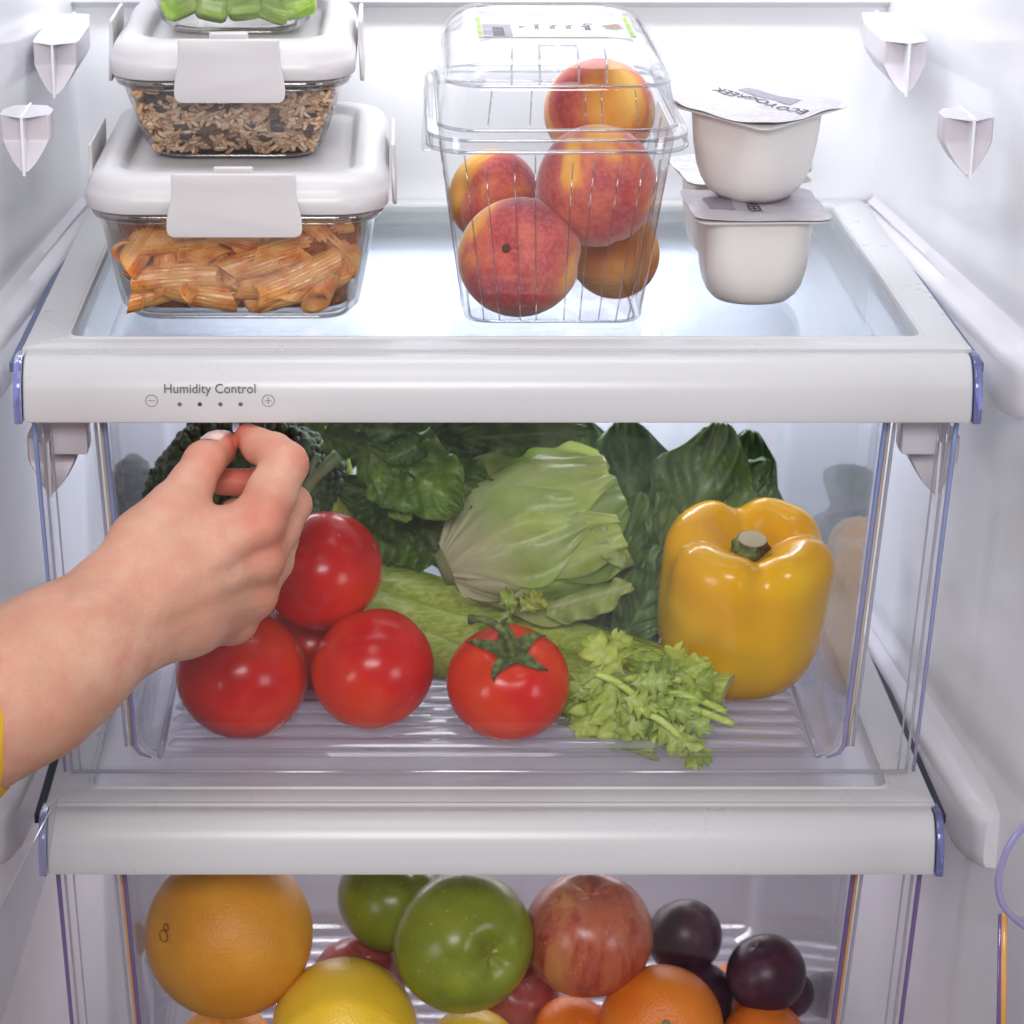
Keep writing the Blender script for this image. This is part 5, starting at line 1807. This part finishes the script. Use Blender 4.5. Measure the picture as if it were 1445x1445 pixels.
nt.links.new(vo.outputs['Distance'], ad.inputs[0]); nt.links.new(nz, ad.inputs[2])
bump(m, ad.outputs[0], .34, .0011)
fold = np.zeros(len(hV))
for px, py, Y, rp, amt in ((424, 640, -.056, 26, 1.), (272, 660, -.055, 34, 1.), (370, 738, -.09, 30, .7), (384, 790, -.08, 26, .8), (372, 845, -.075, 26, .8), (360, 625, -.03, 16, .8), (292, 700, -.07, 24, .9), (180, 850, -.14, 40, .5), (425, 700, -.03, 22, .8)):
    p, r_ = J(px, py, Y, rp)
    fold += amt * np.exp(-((hV - p) ** 2).sum(1) / (r_ * r_))
fz_ = noise_fac(nt, 210, 3, .6, (1.8, 1, .8), dist=1.2)
fm = nd(nt, 'ShaderNodeMath', operation='MULTIPLY'); nt.links.new(attr(nt, 'fold'), fm.inputs[0]); nt.links.new(fz_, fm.inputs[1])
fa = nd(nt, 'ShaderNodeMath', operation='MULTIPLY_ADD', i_1=2.2); nt.links.new(fm.outputs[0], fa.inputs[0]); nt.links.new(ad.outputs[0], fa.inputs[2])
bump(m, fa.outputs[0], .40, .0011)
hand = obj('person', hV, hF.tolist(), M['skin'], None, attrs={'red': np.clip(red, 0, .85), 'fold': np.clip(fold, 0, 1)})
tag(hand, 'bare forearm and hand in from the left, thumb and index finger pinching the humidity slider', 'person')
print('HAND', len(hV), len(hF))
# thumb nail: thin curved plate on the upper side of the thumb's end
M['nail'] = pbr('finger nail', (.72, .50, .46), .22, coat=.3)
tA, tB = Vector(J(289, 651, -.043, 26)[0]), Vector(J(319, 625, -.0205, 18)[0])
ta = (tB - tA).normalized()
upv = Vector((-.55, -.42, .72)); upv = (upv - ta * upv.dot(ta)).normalized(); sv = ta.cross(upv)
NU, NV, NT = 16, 15, 110
base_, dirs_ = [], []
for i in range(NU):
    for j in range(NV):
        u, v = i / (NU - 1), j / (NV - 1) * 2 - 1
        e = 1 - .45 * max(0, u - .7) / .3 * abs(v) ** 2 - .5 * max(0, .2 - u) / .2 * abs(v)
        a = v * .80 * e
        base_.append(tA + ta * ((.22 + 1.02 * u + (.06 * (1 - v * v) if u > .8 else 0)) * (tB - tA).length)); dirs_.append(upv * math.cos(a) + sv * math.sin(a))
T_ = np.linspace(.001, .016, NT, dtype=np.float32)
Q = np.array([[list(b_ + d_ * float(t)) for t in T_] for b_, d_ in zip(base_, dirs_)], dtype=np.float32)
sd = hand_sdf(Q)
first = np.argmax(sd > 0, axis=1)
def nailf(u, v):
    k = round(u * (NU - 1)) * NV + round(v * (NV - 1))
    return tuple(base_[k] + dirs_[k] * (float(T_[first[k]]) + .00035))


V, Fc = grid(nailf, NU, NV)
n = len(V)
V2 = [tuple(Vector(v) - upv * .0006) for v in V]
nail = obj('nail', V + V2, Fc + [tuple(i + n for i in f_[::-1]) for f_ in Fc], M['nail'], hand)
# edge of the yellow sleeve: a band that follows the arm, 2 to 3 mm thick, with a gently wavy cuff
cuff = P(0, 1000, -.205)
NU, NV, NT = 8, 72, 130
cb_, cd_ = [], []
f0, f1 = Vector(FORE[0][0]), Vector(FORE[2][0])
for i in range(NU):
    for j in range(NV):
        a = 2 * math.pi * j / NV
        x = cuff.x - .035 * (1 - i / (NU - 1)) + (.0016 * math.sin(6 * a + 1.2) + .0009 * math.sin(11 * a)) * (i / (NU - 1))
        t = (x - f0.x) / (f1.x - f0.x)
        c_ = f0.lerp(f1, t)
        d_ = Vector((0, math.cos(a), math.sin(a)))
        cb_.append(c_); cd_.append(d_)
T_ = np.linspace(.015, .080, NT, dtype=np.float32)
Q = np.array([[list(b_ + Vector((-.155 * (d_.y * float(t) + b_.y - cuff.y), 0, 0)) + d_ * float(t)) for t in T_] for b_, d_ in zip(cb_, cd_)], dtype=np.float32)
first = np.argmax(hand_sdf(Q) > 0, axis=1)
SV = []
for k in range(NU * NV):
    i = k // NV
    t = float(T_[first[k]]) + (.0026 if i < NU - 1 else .0003) + .0004 * math.sin(5 * (k % NV))
    b_, d_ = cb_[k], cd_[k]
    SV.append(tuple(b_ + Vector((-.155 * (d_.y * t + b_.y - cuff.y), 0, 0)) + d_ * t))
SF = [(i * NV + j, (i + 1) * NV + j, (i + 1) * NV + (j + 1) % NV, i * NV + (j + 1) % NV) for i in range(NU - 1) for j in range(NV)]
slv = obj('sleeve', SV, SF, M['sleeve'], hand)
